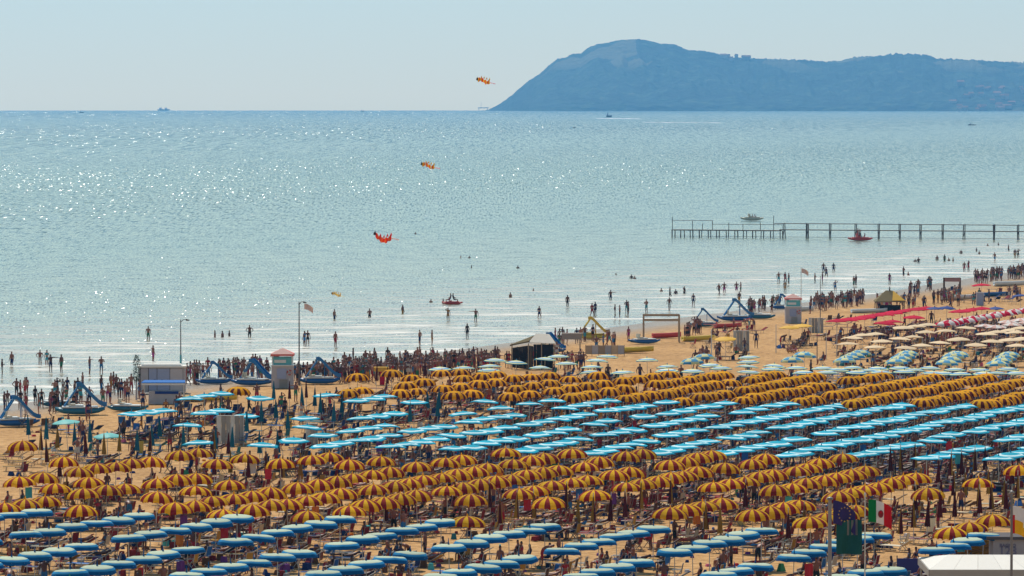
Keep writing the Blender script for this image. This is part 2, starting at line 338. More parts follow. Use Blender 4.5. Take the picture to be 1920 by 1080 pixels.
# ------------------------------------------------------------------ umbrellas
M_ = dict(
 blue=mat('canvas_blue', (.004, .105, .29), .75, .10, trans=.25), blue_sheen=mat('canvas_blue_sheen', (.44, .51, .38), .7, .08, trans=.15),  # pale top: sun sheen on the blue canvas, painted into the colour
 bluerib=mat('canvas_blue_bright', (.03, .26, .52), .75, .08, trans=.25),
 yellow=mat('canvas_yellow', (.97, .58, .015), .75, .10, trans=.55), maroon=mat('canvas_maroon', (.25, .012, .008), .75, .15, trans=.3),
 orange=mat('canvas_orange', (.97, .48, .008), .75, .10, trans=.55), brown=mat('canvas_brown', (.10, .006, .003), .8, .12, trans=.12),
 cyan=mat('canvas_cyan', (.004, .40, .56), .7, .10, trans=.25), cyan_highlight=mat('canvas_cyan_highlight', (.62, .86, .90), .7, .06, trans=.2), cyandeep=mat('canvas_deep_cyan', (.003, .25, .42), .7, .10, trans=.25),  # pale tone: sunlit highlight of the cyan canvas, painted as colour
 stcream=mat('canvas_stripe_cream', (.68, .68, .34), .6, .08, trans=.2), stblue=mat('canvas_stripe_blue', (.07, .32, .56), .6, .1, trans=.2), stteal=mat('canvas_stripe_teal', (.06, .28, .28), .6, .1, trans=.2), stwhite=mat('canvas_stripe_white', (.66, .74, .76), .6, .08, trans=.2),
 red=mat('canvas_red', (.66, .008, .055), .75, .1, trans=.35), white=mat('canvas_white', (.72, .68, .64), .6, .06, trans=.2), beige=mat('canvas_beige', (.80, .62, .40), .7, .08, trans=.25),
 pink=mat('canvas_pink', (.70, .42, .36), .6, .08, trans=.25), navy=mat('canvas_navy', (.025, .06, .24), .6, .1, trans=.2), sun=mat('canvas_sun_yellow', (.78, .46, .06), .6, .1, trans=.25),
 teal=mat('canvas_dark_teal', (.02, .13, .18), .7, .15), aqua=mat('canvas_aqua', (.22, .62, .60), .5, .08, trans=.3),
 green=mat('canvas_green', (.05, .36, .20), .6, .1, trans=.2), ywdark=mat('canvas_furled_gold', (.30, .17, .02), .8, .2), mrdark=mat('canvas_furled_maroon', (.09, .012, .012), .8, .2),
 pole=mat('pole_white_metal', (.55, .53, .48), .45, .15), dpole=mat('pole_dark_metal', (.12, .10, .09), .5, .2), wood=mat('bleached_wood', (.42, .30, .19), .8, .2), dwood=mat('dark_wood', (.10, .06, .035), .8, .2),
 steel=mat('dull_steel', (.35, .36, .37), .4, .1, metal=.6))
def canopy(name, R, prof, gores, sub, pick, keys, sag=.03, scal=.03):
    return [canopy1(name, R, prof, gores, sub, pick, keys, sag*random.uniform(.6, 1.9), scal*random.uniform(.7, 1.5)) for _ in range(5)]
def canopy1(name, R, prof, gores, sub, pick, keys, sag=.03, scal=.03):
    ribs_ = [random.gauss(0, .018) for _ in range(gores)]; ph_ = random.uniform(0, 6.3); sk_ = random.uniform(.0, .018)
    mb = MB(); n = gores*sub; ap = len(mb.v); mb.v.append((0, 0, prof[0][1])); prev = None
    for k, (rf, z) in enumerate(prof[1:]):
        ring = []
        for a in range(n):
            s = math.sin(PI*((a % sub)/sub)); r = R*rf*(1-sag*s*rf); zz = z+(scal*s if k == len(prof)-2 else -.012*s*rf)
            th = 2*PI*a/n; zz += (ribs_[a//sub]*(1-(a % sub)/sub)+ribs_[(a//sub+1) % gores]*((a % sub)/sub)+sk_*math.cos(th+ph_))*rf**2*1.5; ring.append(len(mb.v)); mb.v.append((r*math.cos(th), r*math.sin(th), zz))
        for a in range(n):
            b_ = (a+1) % n; m = pick(a//sub, k)
            if prev is None: mb.f.append((ap, ring[a], ring[b_]))
            else: mb.f.append((prev[a], ring[a], ring[b_], prev[b_]))
            mb.m.append(m)
        prev = ring
    return mb.mesh(name, [M_[k] for k in keys], gores < 10)
DOME = [(0, .50), (.14, .495), (.36, .465), (.60, .395), (.79, .295), (.92, .175), (.985, .07), (1, -.01), (1.0, -.10)]
DOME2 = [(0, .42), (.18, .41), (.45, .37), (.70, .285), (.88, .16), (1, 0), (1.0, -.08)]
FLAT = [(0, .25), (.10, .24), (.50, .225), (.72, .215), (.84, .175), (.94, .07), (.99, -.05), (1.0, -.12)]
SHAL = [(0, .25), (.14, .225), (.42, .175), (.60, .135), (.80, .075), (.95, .02), (1, -.01), (1.0, -.065)]
KINDS = {
 'blue': dict(me=canopy('canopy', .95, FLAT, 8, 4, lambda g, k: 2 if k == 4 else (0 if k > 3 else 1), ['blue', 'blue_sheen', 'bluerib'], .02), h=1.98, fin='blue', fh=.26, desc='blue sheen-topped', adj='blue'),  # upper rings carry the painted sun sheen
 'yellow': dict(me=canopy('canopy', .99, DOME, 18, 3, lambda g, k: g % 2, ['yellow', 'maroon'], .022, .05), h=1.88, fin='yellow', fh=.12, desc='yellow and maroon', adj='yellow'),
 'orange': dict(me=canopy('canopy', 1.0, DOME, 20, 2, lambda g, k: int(g % 2 == 1 and k > 2), ['orange', 'brown'], .022, .05), h=1.88, fin='orange', fh=.12, desc='orange and brown', adj='orange'),
 'light': dict(me=canopy('canopy', 1.08, SHAL, 10, 2, lambda g, k: 1 if k == 3 else (2 if k >= 5 else 0), ['cyan', 'cyan_highlight', 'cyandeep'], .03), h=1.95, fin='cyan', fh=.12, desc='cyan and white', adj='cyan'),  # one ring holds the painted white highlight
 'striped': dict(me=canopy('canopy', 1.0, SHAL, 8, 3, lambda g, k: [0, 0, 3, 1, 0, 2, 1][min(k, 6)], ['stcream', 'stblue', 'stteal', 'stwhite'], .02), h=1.95, fin='stblue', fh=.1, desc='cream and blue banded', adj='banded'),
 'panel': dict(me=canopy('canopy', 1.02, DOME2, 8, 3, lambda g, k: [0, 1, 0, 1][(g+k//2) % 4], ['stcream', 'stblue', 'stteal', 'stwhite'], .01), h=1.95, fin='stblue', fh=.1, desc='blue and yellow chequered', adj='chequered'),
 'red': dict(me=canopy('canopy', 1.2, SHAL, 8, 3, lambda g, k: 0, ['red'], .03), h=1.95, fin='red', fh=.1, desc='plain red', adj='red'),
 'redwhite': dict(me=canopy('canopy', 1.0, DOME2, 8, 2, lambda g, k: g % 2, ['red', 'white'], .03), h=1.9, fin='white', fh=.1, desc='red and white', adj='red-white'),
 'beige': dict(me=canopy('canopy', 1.1, SHAL, 8, 3, lambda g, k: 0, ['beige'], .03, .06), h=1.95, fin='beige', fh=.1, desc='fringed beige', adj='beige'),
 'pink': dict(me=canopy('canopy', 1.1, SHAL, 12, 2, lambda g, k: g % 2, ['pink', 'white'], .03), h=1.95, fin='pink', fh=.1, desc='pink and white', adj='pink'),
 'navy': dict(me=canopy('canopy', 1.05, SHAL, 8, 3, lambda g, k: 0, ['navy'], .03), h=1.95, fin='navy', fh=.1, desc='dark blue', adj='dark blue'),
 'sun': dict(me=canopy('canopy', 1.1, SHAL, 8, 3, lambda g, k: 0, ['sun'], .03), h=1.95, fin='sun', fh=.1, desc='plain yellow', adj='plain yellow'),
 'aqua': dict(me=canopy('canopy', 1.0, SHAL, 8, 3, lambda g, k: 0, ['aqua'], .03), h=1.9, fin='aqua', fh=.1, desc='pale aqua', adj='aqua'),
 'green': dict(me=canopy('canopy', 1.0, DOME2, 12, 2, lambda g, k: g % 2, ['green', 'white'], .03), h=1.9, fin='green', fh=.1, desc='green and white', adj='green'),
}
UN = dict(blue='blue_umbrella', yellow='striped_umbrella', orange='orange_striped_umbrella', light='cyan_umbrella', striped='banded_umbrella', panel='chequered_umbrella', red='red_umbrella', redwhite='red_white_umbrella', beige='beige_umbrella', pink='pink_umbrella', navy='dark_blue_umbrella', sun='yellow_umbrella', aqua='aqua_umbrella', green='green_umbrella')
for k, d in KINDS.items():
    d['nm'] = UN[k]
    mb = MB(); mb.tube((0, 0, -.3), (0, 0, d['h']+.30), .022, n=6); d['pole'] = mb.mesh('pole', M_['pole'])
    mb = MB(); t = d['h']+(.48 if k in ('yellow', 'orange') else (.40 if k in ('redwhite', 'green', 'panel') else .25))
    mb.lathe([(.03, t-.04), (.055, t+.02), (.03, t+.08), (.018, t+d['fh']), (.004, t+d['fh']+.06)], 6); d['finm'] = mb.mesh('finial', M_[d['fin']])
    mb = MB()
    for i in range(8):
        a = 2*PI*i/8; R = .93; mb.tube((.03, 0, d['h']+.12) if 0 else (0, 0, d['h']+.14), (R*math.cos(a), R*math.sin(a), d['h']-.01), .008, n=3, caps=False)
    d['ribs'] = mb.mesh('ribs', M_['pole'])
UMB = []          # (object, kind, block, line no, index, count)
BLOCK = {}
def put_umbrella(kind, X, Y, tilt=None, ribs=False):
    d = KINDS[kind]
    o = link(d['nm'], None, None, (X, Y, 0), random.uniform(0, 2*PI) if tilt is None else 0)
    if tilt is None: o.rotation_euler = (math.radians(random.gauss(0, 1.1)), math.radians(random.gauss(0, 1.5)), random.uniform(0, 2*PI))
    dz = random.uniform(-.04, .04)
    link('pole', d['pole'], o)
    c = link('canopy', random.choice(d['me']), o, (0, 0, d['h']+dz)); f = link('finial', d['finm'], o, (0, 0, dz))
    sc = random.uniform(.97, 1.03); c.scale = (sc, sc, random.uniform(.9, 1.08))
    if tilt is not None: c.rotation_euler = (tilt, 0, random.uniform(0, .6)); f.rotation_euler = (0, 0, 0); f.location = (0, 0, -.05)
    if ribs: link('ribs', d['ribs'], o, (0, 0, dz))
    return o
SP = []
def runs(block, kind, lst, ribs=False, h=2.12, step=2.66):
    for r in lst:
        if len(r) == 2: r = (r[0], r[1], r[0], r[1], 1)
        if len(r) == 4: r = r+(0,)
        a = P(r[0], r[1], h); b_ = P(r[2], r[3], h); n = r[4]
        ln = math.hypot(b_.x-a.x, b_.y-a.y)
        if n == 0: n = max(2, int(round(ln/step))+1)
        elif n > 1: SP.append((block, round(ln/(n-1), 2)))
        BLOCK.setdefault(block, []).append((r[0], r[1], kind, a, b_, n, ribs))
runs('near blue', 'blue', [(69, 957.5, -22, 970, 3), (51, 1001, 260, 964.5, 6), (242, 1007, 445, 969, 6), (-25, 1056, 153, 1023, 5), (132, 1072, 353, 1029, 6), (348, 1077, 558, 1035, 6),
 (442, 1014, 636, 972, 6), (641, 1018, 828, 977.5, 6), (562, 1084, 766, 1038, 6), (845, 1024, 1024, 984, 6), (823, 1078, 976, 1046, 5), (1053, 1030, 1223, 989, 6), (1087, 1078, 1193, 1052.5, 4),
 (1266, 1033, 1425, 994, 6), (1345, 1077, 1416, 1059, 3), (1484, 1041, 1638, 1000, 6), (1580, 1080, 1667, 1067, 3), (1757, 1031, 1842, 1005, 4), (-25, 1012)], True)
runs('near yellow', 'yellow', [(43, 834), (120, 866), (145, 883, 283, 864, 5), (38, 901, 80, 894, 2), (102, 914), (168, 902.5), (157, 924, 237, 914, 3), (10, 950, 87, 938, 3), (152, 955),
 (298, 905, 370, 895, 3), (293, 931), (337, 852.5, 373, 848, 2), (403, 867.5), (458, 857.5), (527, 867.5), (583, 860, 618, 854, 2), (365, 917.5), (432, 908), (327, 953, 505, 921, 6), (563, 913, 728, 884, 6),
 (473, 955, 640, 925, 6), (655, 870), (712, 863), (702, 915, 915, 877.5, 8), (782, 872), (833, 866, 868, 860, 2), (576, 967.5), (420, 961), (655, 954, 782, 928, 5), (837, 918, 1047, 879, 8), (883, 937), (877, 977), (948, 847),
 (963, 868, 1025, 858, 3), (1073, 848), (972, 924, 1102, 897, 5), (1030, 940), (1117, 927), (1095, 873, 1125, 866, 2), (1172, 854, 1203, 849, 2), (1152, 890, 1183, 883, 2), (1177, 913, 1310, 884, 6), (1255, 870, 1333, 853, 4),
 (1357, 877), (1412, 867, 1435, 859, 2), (1342, 912, 1447, 888, 5), (1492, 882, 1537, 868, 3), (1582, 857), (1453, 918, 1625, 882, 7), (1573, 929, 1717, 893, 7), (1833, 903), (1913, 880), (1740, 925),
 (1255, 961, 1352, 942, 4), (1412, 965, 1497, 944, 4), (1520, 976, 1607, 956, 4), (1785, 998, 1822, 988, 2), (1863, 975)], True)
runs('pale blue', 'light', [(247, 774, 305, 766, 3), (357, 744, 413, 735, 3), (487, 742.5), (614, 738), (382, 771, 415, 767, 2), (460, 777.5), (350, 794), (372, 828), (573, 780), (573, 797.5), (607, 813), (551, 822), (490, 832),
 (670, 749, 722, 741, 3), (776, 750), (905, 749), (678, 781, 738, 772, 3), (870, 772), (940, 762), (992, 755), (1036, 747.5), (660, 805, 720, 795, 3), (610, 832, 728, 813, 5), (773, 806, 832, 796, 3), (730, 835, 845, 814, 5),
 (880, 788, 963, 775, 4), (890, 809, 948, 800, 3), (853, 838, 963, 820, 5), (1057, 762.5, 1142, 749, 4), (1137, 767.5, 1208, 756.7, 4), (1250, 752), (990, 792, 1095, 774, 5), (1110, 792.5, 1140, 787, 2), (1207, 777),
 (1008, 812, 1067, 802, 3), (1133, 812.5, 1185, 802.5, 3), (980, 841, 1083, 820, 5), (1110, 846, 1207, 824, 5), (1227, 795, 1325, 777, 5), (1252, 772, 1360, 753, 5), (1250, 814, 1302, 804, 3), (1235, 846, 1327, 824, 5),
 (1393, 769, 1473, 754, 4), (1347, 797.5, 1580, 756), (1462, 799, 1690, 756), (1547, 808, 1812, 757), (1370, 817.5, 1422, 807, 3), (1495, 819), (1355, 846, 1458, 828, 5), (1480, 850, 1593, 823), (1613, 821, 1683, 806),
 (1700, 803, 1940, 756), (1600, 852, 1707, 829), (1743, 823, 1787, 811, 3), (1828, 805, 1940, 782), (1738, 856, 1830, 835, 5), (1873, 857, 1935, 839, 4), (1892, 821, 1935, 812, 3)])
runs('pale blue', 'aqua', [(125, 787.5), (202, 812)])
runs('far orange', 'orange', [(673, 706), (652, 736, 680, 732, 2), (734, 698), (772, 708), (763, 722, 795, 717, 2), (750, 737, 782, 733, 2), (832, 727.5, 927, 715, 4), (853, 741, 885, 736, 2), (827, 700, 862, 697, 2), (870, 708, 932, 701, 3), (445, 732),
 (965, 709, 1030, 702.5, 3), (968, 726, 1030, 717, 3), (957, 743, 992, 737, 2), (1068, 711), (1122, 703), (1040, 732, 1132, 717.5, 4), (1067, 745, 1108, 737.5, 3), (1142, 732, 1170, 728, 2), (1168, 714, 1253, 701, 4),
 (1230, 720, 1355, 702), (1173, 746, 1218, 739, 3), (1247, 735, 1338, 720), (1280, 750), (1315, 742, 1357, 737, 3), (1368, 716), (1407, 711, 1453, 702), (1397, 729, 1528, 705), (1393, 748, 1547, 722), (1502, 751, 1524, 747, 2),
 (1563, 740, 1750, 706), (1590, 713, 1655, 704), (1597, 756, 1850, 706), (1728, 753, 1940, 709), (1840, 757, 1940, 735)])
runs('far banded', 'striped', [(823, 689), (870, 687), (928, 673), (920, 683), (918, 692), (967, 678), (1020, 672), (1047, 665), (1013, 686), (1062, 680), (1117, 673), (1137, 665), (1110, 685), (1108, 695), (1167, 695), (1215, 673), (1253, 685), (1250, 693),
 (1300, 693), (1350, 687), (1397, 685), (1403, 668), (1403, 676), (1403, 695), (1450, 683), (1448, 691), (1493, 688), (1507, 695), (1543, 688), (1550, 695), (1600, 687), (1607, 695), (1647, 688), (1652, 696), (1688, 687), (1695, 695), (1743, 688), (1748, 696), (1790, 690), (1800, 698), (1837, 690), (1847, 697), (1890, 690), (1905, 697), (1570, 691), (1628, 692), (1715, 692), (1768, 697), (1868, 698), (1330, 682)])
runs('far banded', 'panel', [(1298, 676, 1322, 668, 2), (1486, 673, 1508, 664, 2), (1583, 675, 1612, 661, 4), (1680, 678, 1702, 661, 4), (1775, 679, 1794, 662, 4), (1870, 680, 1891, 664, 4)])
runs('far beige', 'beige', [(1597, 631, 1617, 627, 2), (1643, 624), (1653, 638), (1683, 633), (1713, 630), (1693, 612, 1740, 606, 3), (1773, 618, 1810, 613, 2), (1850, 624, 1913, 613, 4), (1798, 633), (1893, 635, 1917, 632, 2), (1697, 649), (1727, 646), (1735, 621), (1830, 645), (1860, 638), (1908, 645), (1640, 648), (1762, 640), (1590, 642), (1905, 622)])
runs('far pink', 'pink', [(1847, 609), (1890, 601, 1935, 593, 3), (1868, 610, 1925, 602, 3)])
runs('far red', 'red', [(1570, 600, 1737, 575, 11), (1657, 604, 1675, 601, 2), (1713, 593), (1800, 582, 1840, 576, 4), (1840, 532)])
runs('far red', 'redwhite', [(1767, 606, 1925, 580)])
runs('far red', 'navy', [(1773, 576), (1867, 576), (1913, 553), (1752, 577)])
runs('shore', 'sun', [(1480, 612), (1507, 608), (1362, 633), (1600, 690)][:3])
runs('near blue', 'green', [(128, 1086)])
BN = {'near blue': 'near blue block', 'near yellow': 'near yellow block', 'pale blue': 'cyan block', 'far orange': 'far orange block', 'far banded': 'banded block', 'far beige': 'beige block', 'far pink': 'pink block', 'far red': 'far red block', 'shore': 'waterside'}
cnt = {}
for bname, lst in BLOCK.items():
    lst.sort(key=lambda r: (r[0], r[1])); kc = {}
    for r in lst: kc[r[2]] = kc.get(r[2], 0)+1
    ki = {}
    for li, (x0, y0, kind, a, b_, n, ribs) in enumerate(lst):
        ki[kind] = ki.get(kind, 0)+1; d = KINDS[kind]
        line = ordw(ki[kind])+' '+d['adj']+' line from left'
        for i in range(n):
            k = i/(n-1) if n > 1 else 0
            # equal steps on the ground along the line
            p = a.lerp(b_, k); jx, jy = random.gauss(0, .04), random.gauss(0, .12)
            o = put_umbrella(kind, p.x+jx, p.y+jy, ribs=ribs)
            if n == 1: lab = f"lone {d['desc']} umbrella, {line}, {BN[bname]}"; short = f"lone umbrella of {line}"
            else:
                lab = f"{d['desc']} umbrella, {ordw(i+1)} from near end, {line}, {BN[bname]}"; short = f"{ordw(i+1)} umbrella, {line}"
            tag(o, lab, 'umbrella', d['desc']+' umbrellas in the '+BN[bname]); cnt[kind] = cnt.get(kind, 0)+1
            UMB.append((o, kind, bname, short, p.x+jx, p.y+jy))
print('UMB', cnt, sum(cnt.values()))
import collections
ag = collections.defaultdict(list)
for b0, s0 in SP: ag[b0].append(s0)
for k, v in ag.items(): print('SPACING', k, round(sum(v)/len(v), 2), min(v), max(v))
# ------------------------------------------------------------------ furled umbrellas
def furled_mesh(name, keys, h0=.95, h1=2.45, r=.17, folds=8):
    mb = MB(); prof = [(1.0, h0), (.92, h0+.12), (.72, h0+.55), (.42, h0+1.05), (.14, h1)]; rings = []
    for rf, z in prof:
        ring = []
        for a in range(folds*2):
            rr = r*rf*(1 if a % 2 == 0 else .62); th = 2*PI*a/(folds*2); ring.append(len(mb.v)); mb.v.append((rr*math.cos(th), rr*math.sin(th), z+(.05 if a % 2 else 0)*(rf == 1)))
        rings.append(ring)
    for k, (a, b_) in enumerate(zip(rings, rings[1:])):
        for i in range(folds*2):
            j = (i+1) % (folds*2); mb.f.append((a[i], a[j], b_[j], b_[i])); mb.m.append((i//4) % len(keys))
    mb.f.append(tuple(rings[-1])); mb.m.append(0); mb.f.append(tuple(reversed(rings[0]))); mb.m.append(0)
    return mb.mesh(name, [M_[k] for k in keys])
mb = MB(); mb.tube((0, 0, -.3), (0, 0, 2.6), .022, n=6); fpole = mb.mesh('pole', M_['pole'])
FUR = {'gold': furled_mesh('furled_canopy', ['ywdark', 'mrdark']), 'maroon': furled_mesh('furled_canopy', ['mrdark']), 'plain': furled_mesh('furled_canopy', ['ywdark']),
       'teal': furled_mesh('furled_canopy', ['teal'], r=.19), 'brick': furled_mesh('furled_canopy', ['mrdark'], r=.14)}
FL = {'y': [(77, 842), (107, 838), (162, 848), (195, 848), (223, 842), (280, 843), (113, 890), (125, 935), (90, 865), (402, 888), (402, 848), (432, 883), (467, 893), (500, 883), (530, 892), (563, 888), (428, 848),
 (967, 968), (1002, 967), (1060, 952), (1083, 977), (1113, 975), (1143, 973), (1172, 967), (1202, 952), (1257, 940), (938, 978), (920, 948), (853, 948), (723, 975), (757, 970), (1478, 1005), (1507, 992), (1350, 995), (1325, 988), (1397, 947),
 (1715, 875), (1690, 877), (1670, 880), (1758, 900), (1781, 888), (1803, 885), (1828, 880), (1847, 877), (1897, 905), (1788, 927), (1810, 925), (1855, 923), (1882, 942), (1835, 948), (1907, 930), (1688, 997), (1713, 985), (1738, 985), (1763, 968), (1790, 967), (1837, 958), (1860, 950), (1887, 952), (1717, 952), (1767, 943), (1600, 1000), (1567, 1000)],
 't': [(87, 822), (55, 812), (140, 832), (170, 827), (257, 842), (287, 832), (567, 758), (590, 758), (513, 745), (518, 780), (490, 788), (600, 772), (462, 807), (625, 788), (403, 840), (487, 848), (522, 847), (435, 835), (803, 762), (823, 760), (821, 778), (768, 787), (345, 835), (300, 815), (640, 770), (540, 800)],
 'b': [(543, 745), (575, 742), (705, 712), (726, 717), (799, 703), (655, 715), (895, 722)]}
furled = []
for key, lst in FL.items():
    for i, (x, y) in enumerate(sorted(lst)):
        p = P(x, y+2, 1.0)
        k = {'y': random.choice(['gold', 'maroon', 'plain', 'gold', 'maroon']), 't': 'teal', 'b': 'brick'}[key]
        o = link('furled_umbrella', None, None, (p.x, p.y, 0), random.uniform(0, 6)); o.rotation_euler[0] = random.gauss(0, .02); o.rotation_euler[1] = random.gauss(0, .02)
        link('pole', fpole, o); c = link('furled_canopy', FUR[k], o); c.scale = (1, 1, random.uniform(.94, 1.04))
        nm = {'gold': 'gold and maroon', 'maroon': 'dark maroon', 'plain': 'dull gold', 'teal': 'dark teal', 'brick': 'brownish red'}[k]
        wh = {'y': 'near yellow block', 't': 'cyan block', 'b': 'far orange block'}[key]
        tag(o, f"{nm} furled umbrella, {ordw(i+1)} from left among furled ones, {wh}", 'furled umbrella', 'furled umbrellas, '+wh); furled.append((o, p.x, p.y, wh))

# ------------------------------------------------------------------ people
def person_mesh(name, J, E, R, female=False, lvl=1):
    me = bpy.data.meshes.new(name+'_cage'); names = list(J); me.from_pydata([J[k] for k in names], [(names.index(a), names.index(b_)) for a, b_ in E], [])
    o = bpy.data.objects.new('cage', me); COL.objects.link(o)
    sk = o.modifiers.new('s', 'SKIN'); sk.use_smooth_shade = True
    for i, k in enumerate(names):
        r = R[k]; me.skin_vertices[0].data[i].radius = r if isinstance(r, tuple) else (r, r); me.skin_vertices[0].data[i].use_root = (k == 'pelvis')
    o.modifiers.new('u', 'SUBSURF').levels = lvl
    dg = bpy.context.evaluated_depsgraph_get(); ev = bpy.data.meshes.new_from_object(o.evaluated_get(dg)); ev.name = name
    bpy.data.objects.remove(o)
    for m in (M_skin[0], M_swim[0], M_hair[0]): ev.materials.append(m)
    hd = Vector(J['head']); pv = Vector(J['pelvis']); ch = Vector(J['chest']); ax = (ch-pv).normalized()
    kn = {k: Vector(J[k]) for k in ('hip_l', 'hip_r', 'knee_l', 'knee_r')}
    for p in ev.polygons:
        c = p.center; m = 0
        d = (c-pv); al = d.dot(ax)
        for sd in 'lr':
            h = kn['hip_'+sd]; k = kn['knee_'+sd]; t = (c-h).dot((k-h).normalized())
            lim = .12 if female else .26
            if t < lim and t > -.1 and ((c-h)-(k-h).normalized()*t).length < .16: m = 1
        if -.2 < al < .10 and (d-ax*al).length < .24: m = 1
        if female and abs((c-ch).dot(ax)+.02) < .07 and ((c-ch)-ax*(c-ch).dot(ax)).length < .2: m = 1
        if (c-hd).length < .2 and (c-hd).dot(ax) > .02-.0 and (c.y-hd.y) > -.06: m = 2
        if (c-hd).length < .2 and (c-hd).dot(ax) > .06: m = 2
        p.material_index = m
    ev.update(); return ev
M_skin = [mat('skin_tan_%d' % i, c, .5, .05, scale=6) for i, c in enumerate([(.25, .085, .045), (.17, .055, .03), (.10, .033, .02), (.34, .14, .08)])]
M_swim = [mat('swimwear_%d' % i, c, .7, .05) for i, c in enumerate([(.02, .03, .10), (.35, .02, .03), (.02, .02, .02), (.04, .16, .35), (.45, .45, .42), (.03, .18, .10), (.45, .20, .03), (.30, .03, .16), (.05, .30, .35)])]
SWN = ['navy', 'red', 'black', 'blue', 'white', 'green', 'orange', 'magenta', 'turquoise']
M_hair = [mat('hair_%d' % i, c, .6, .1) for i, c in enumerate([(.015, .01, .008), (.05, .025, .012), (.16, .09, .04)])]
EDG = [('pelvis', 'waist'), ('waist', 'chest'), ('chest', 'neck'), ('neck', 'head'), ('head', 'crown'), ('chest', 'sh_l'), ('sh_l', 'el_l'), ('el_l', 'wr_l'), ('wr_l', 'hand_l'), ('chest', 'sh_r'), ('sh_r', 'el_r'), ('el_r', 'wr_r'), ('wr_r', 'hand_r'),
       ('pelvis', 'hip_l'), ('hip_l', 'knee_l'), ('knee_l', 'an_l'), ('an_l', 'toe_l'), ('pelvis', 'hip_r'), ('hip_r', 'knee_r'), ('knee_r', 'an_r'), ('an_r', 'toe_r')]
def base(fem=False):
    sw = .17 if fem else .2; hw = .10 if fem else .095
    return {'pelvis': (0, 0, .94), 'waist': (0, 0, 1.10), 'chest': (0, 0, 1.34), 'neck': (0, 0, 1.50), 'head': (0, -.01, 1.62), 'crown': (0, 0, 1.73),
     'sh_l': (sw, 0, 1.42), 'el_l': (sw+.07, .02, 1.13), 'wr_l': (sw+.09, -.06, .88), 'hand_l': (sw+.09, -.08, .76), 'sh_r': (-sw, 0, 1.42), 'el_r': (-sw-.07, .02, 1.13), 'wr_r': (-sw-.09, -.06, .88), 'hand_r': (-sw-.09, -.08, .76),
     'hip_l': (hw, 0, .88), 'knee_l': (hw+.01, -.02, .48), 'an_l': (hw+.02, .02, .08), 'toe_l': (hw+.03, -.14, .03), 'hip_r': (-hw, 0, .88), 'knee_r': (-hw-.01, -.02, .48), 'an_r': (-hw-.02, .02, .08), 'toe_r': (-hw-.03, -.14, .03)}
def rad(fem=False):
    return {'pelvis': (.15, .11), 'waist': (.115, .09) if fem else (.135, .10), 'chest': (.145, .105) if fem else (.17, .12), 'neck': .052, 'head': (.082, .095), 'crown': .055,
     'sh_l': .055, 'el_l': .038, 'wr_l': .028, 'hand_l': (.035, .02), 'sh_r': .055, 'el_r': .038, 'wr_r': .028, 'hand_r': (.035, .02), 'hip_l': .088, 'knee_l': .055, 'an_l': .036, 'toe_l': (.04, .025), 'hip_r': .088, 'knee_r': .055, 'an_r': .036, 'toe_r': (.04, .025)}
def pose(fem, **k):
    j = base(fem); j.update(k); return j
PO = {}
def mk(key, desc, fem=False, **k): PO[key] = (person_mesh('person_'+key, pose(fem, **k), EDG, rad(fem), fem), desc, fem)
mk('stand', 'standing')
mk('standf', 'standing', True)
mk('akimbo', 'standing with hands on hips', False, el_l=(.40, .06, 1.18), wr_l=(.22, .0, .99), hand_l=(.15, -.02, .96), el_r=(-.40, .06, 1.18), wr_r=(-.22, 0, .99), hand_r=(-.15, -.02, .96))
mk('walk', 'walking', False, knee_l=(.10, -.22, .52), an_l=(.11, -.24, .10), toe_l=(.11, -.40, .08), knee_r=(-.10, .05, .49), an_r=(-.11, .36, .16), toe_r=(-.11, .26, .03), el_l=(.26, .14, 1.14), wr_l=(.28, .06, .92), hand_l=(.28, .02, .82), wr_r=(-.28, -.22, .95), hand_r=(-.28, -.28, .87))
mk('walkf', 'walking', True, knee_r=(-.10, -.20, .52), an_r=(-.11, -.20, .10), toe_r=(-.11, -.36, .08), knee_l=(.10, .06, .49), an_l=(.11, .33, .14), toe_l=(.11, .23, .03), wr_l=(.25, -.22, .97), hand_l=(.25, -.28, .90))
mk('arm', 'standing with one arm stretched out', False, el_l=(.46, -.05, 1.40), wr_l=(.70, -.12, 1.40), hand_l=(.80, -.14, 1.40))
mk('shade', 'standing with a hand raised to the face', True, el_r=(-.36, -.10, 1.44), wr_r=(-.18, -.14, 1.62), hand_r=(-.08, -.14, 1.64))
mk('fold', 'standing with folded arms', False, el_l=(.27, -.08, 1.17), wr_l=(.05, -.22, 1.20), hand_l=(-.08, -.2, 1.2), el_r=(-.27, -.08, 1.17), wr_r=(-.05, -.24, 1.24), hand_r=(.08, -.22, 1.24))
mk('bend', 'bending forward', False, waist=(0, -.06, 1.08), chest=(0, -.30, 1.20), neck=(0, -.46, 1.25), head=(0, -.58, 1.26), crown=(0, -.68, 1.28), sh_l=(.19, -.38, 1.2), el_l=(.22, -.40, .90), wr_l=(.2, -.46, .66), hand_l=(.2, -.48, .56), sh_r=(-.19, -.38, 1.2), el_r=(-.22, -.40, .90), wr_r=(-.2, -.46, .66), hand_r=(-.2, -.48, .56))
mk('sit', 'sitting', False, pelvis=(0, 0, .14), waist=(0, .04, .30), chest=(0, .06, .52), neck=(0, .03, .68), head=(0, .0, .80), crown=(0, .01, .91), sh_l=(.2, .05, .60), el_l=(.27, .0, .34), wr_l=(.22, -.24, .30), hand_l=(.2, -.33, .30), sh_r=(-.2, .05, .60), el_r=(-.27, .0, .34), wr_r=(-.22, -.24, .30), hand_r=(-.2, -.33, .30),
   hip_l=(.1, -.04, .12), knee_l=(.14, -.40, .36), an_l=(.13, -.62, .06), toe_l=(.13, -.76, .03), hip_r=(-.1, -.04, .12), knee_r=(-.14, -.40, .36), an_r=(-.13, -.62, .06), toe_r=(-.13, -.76, .03))
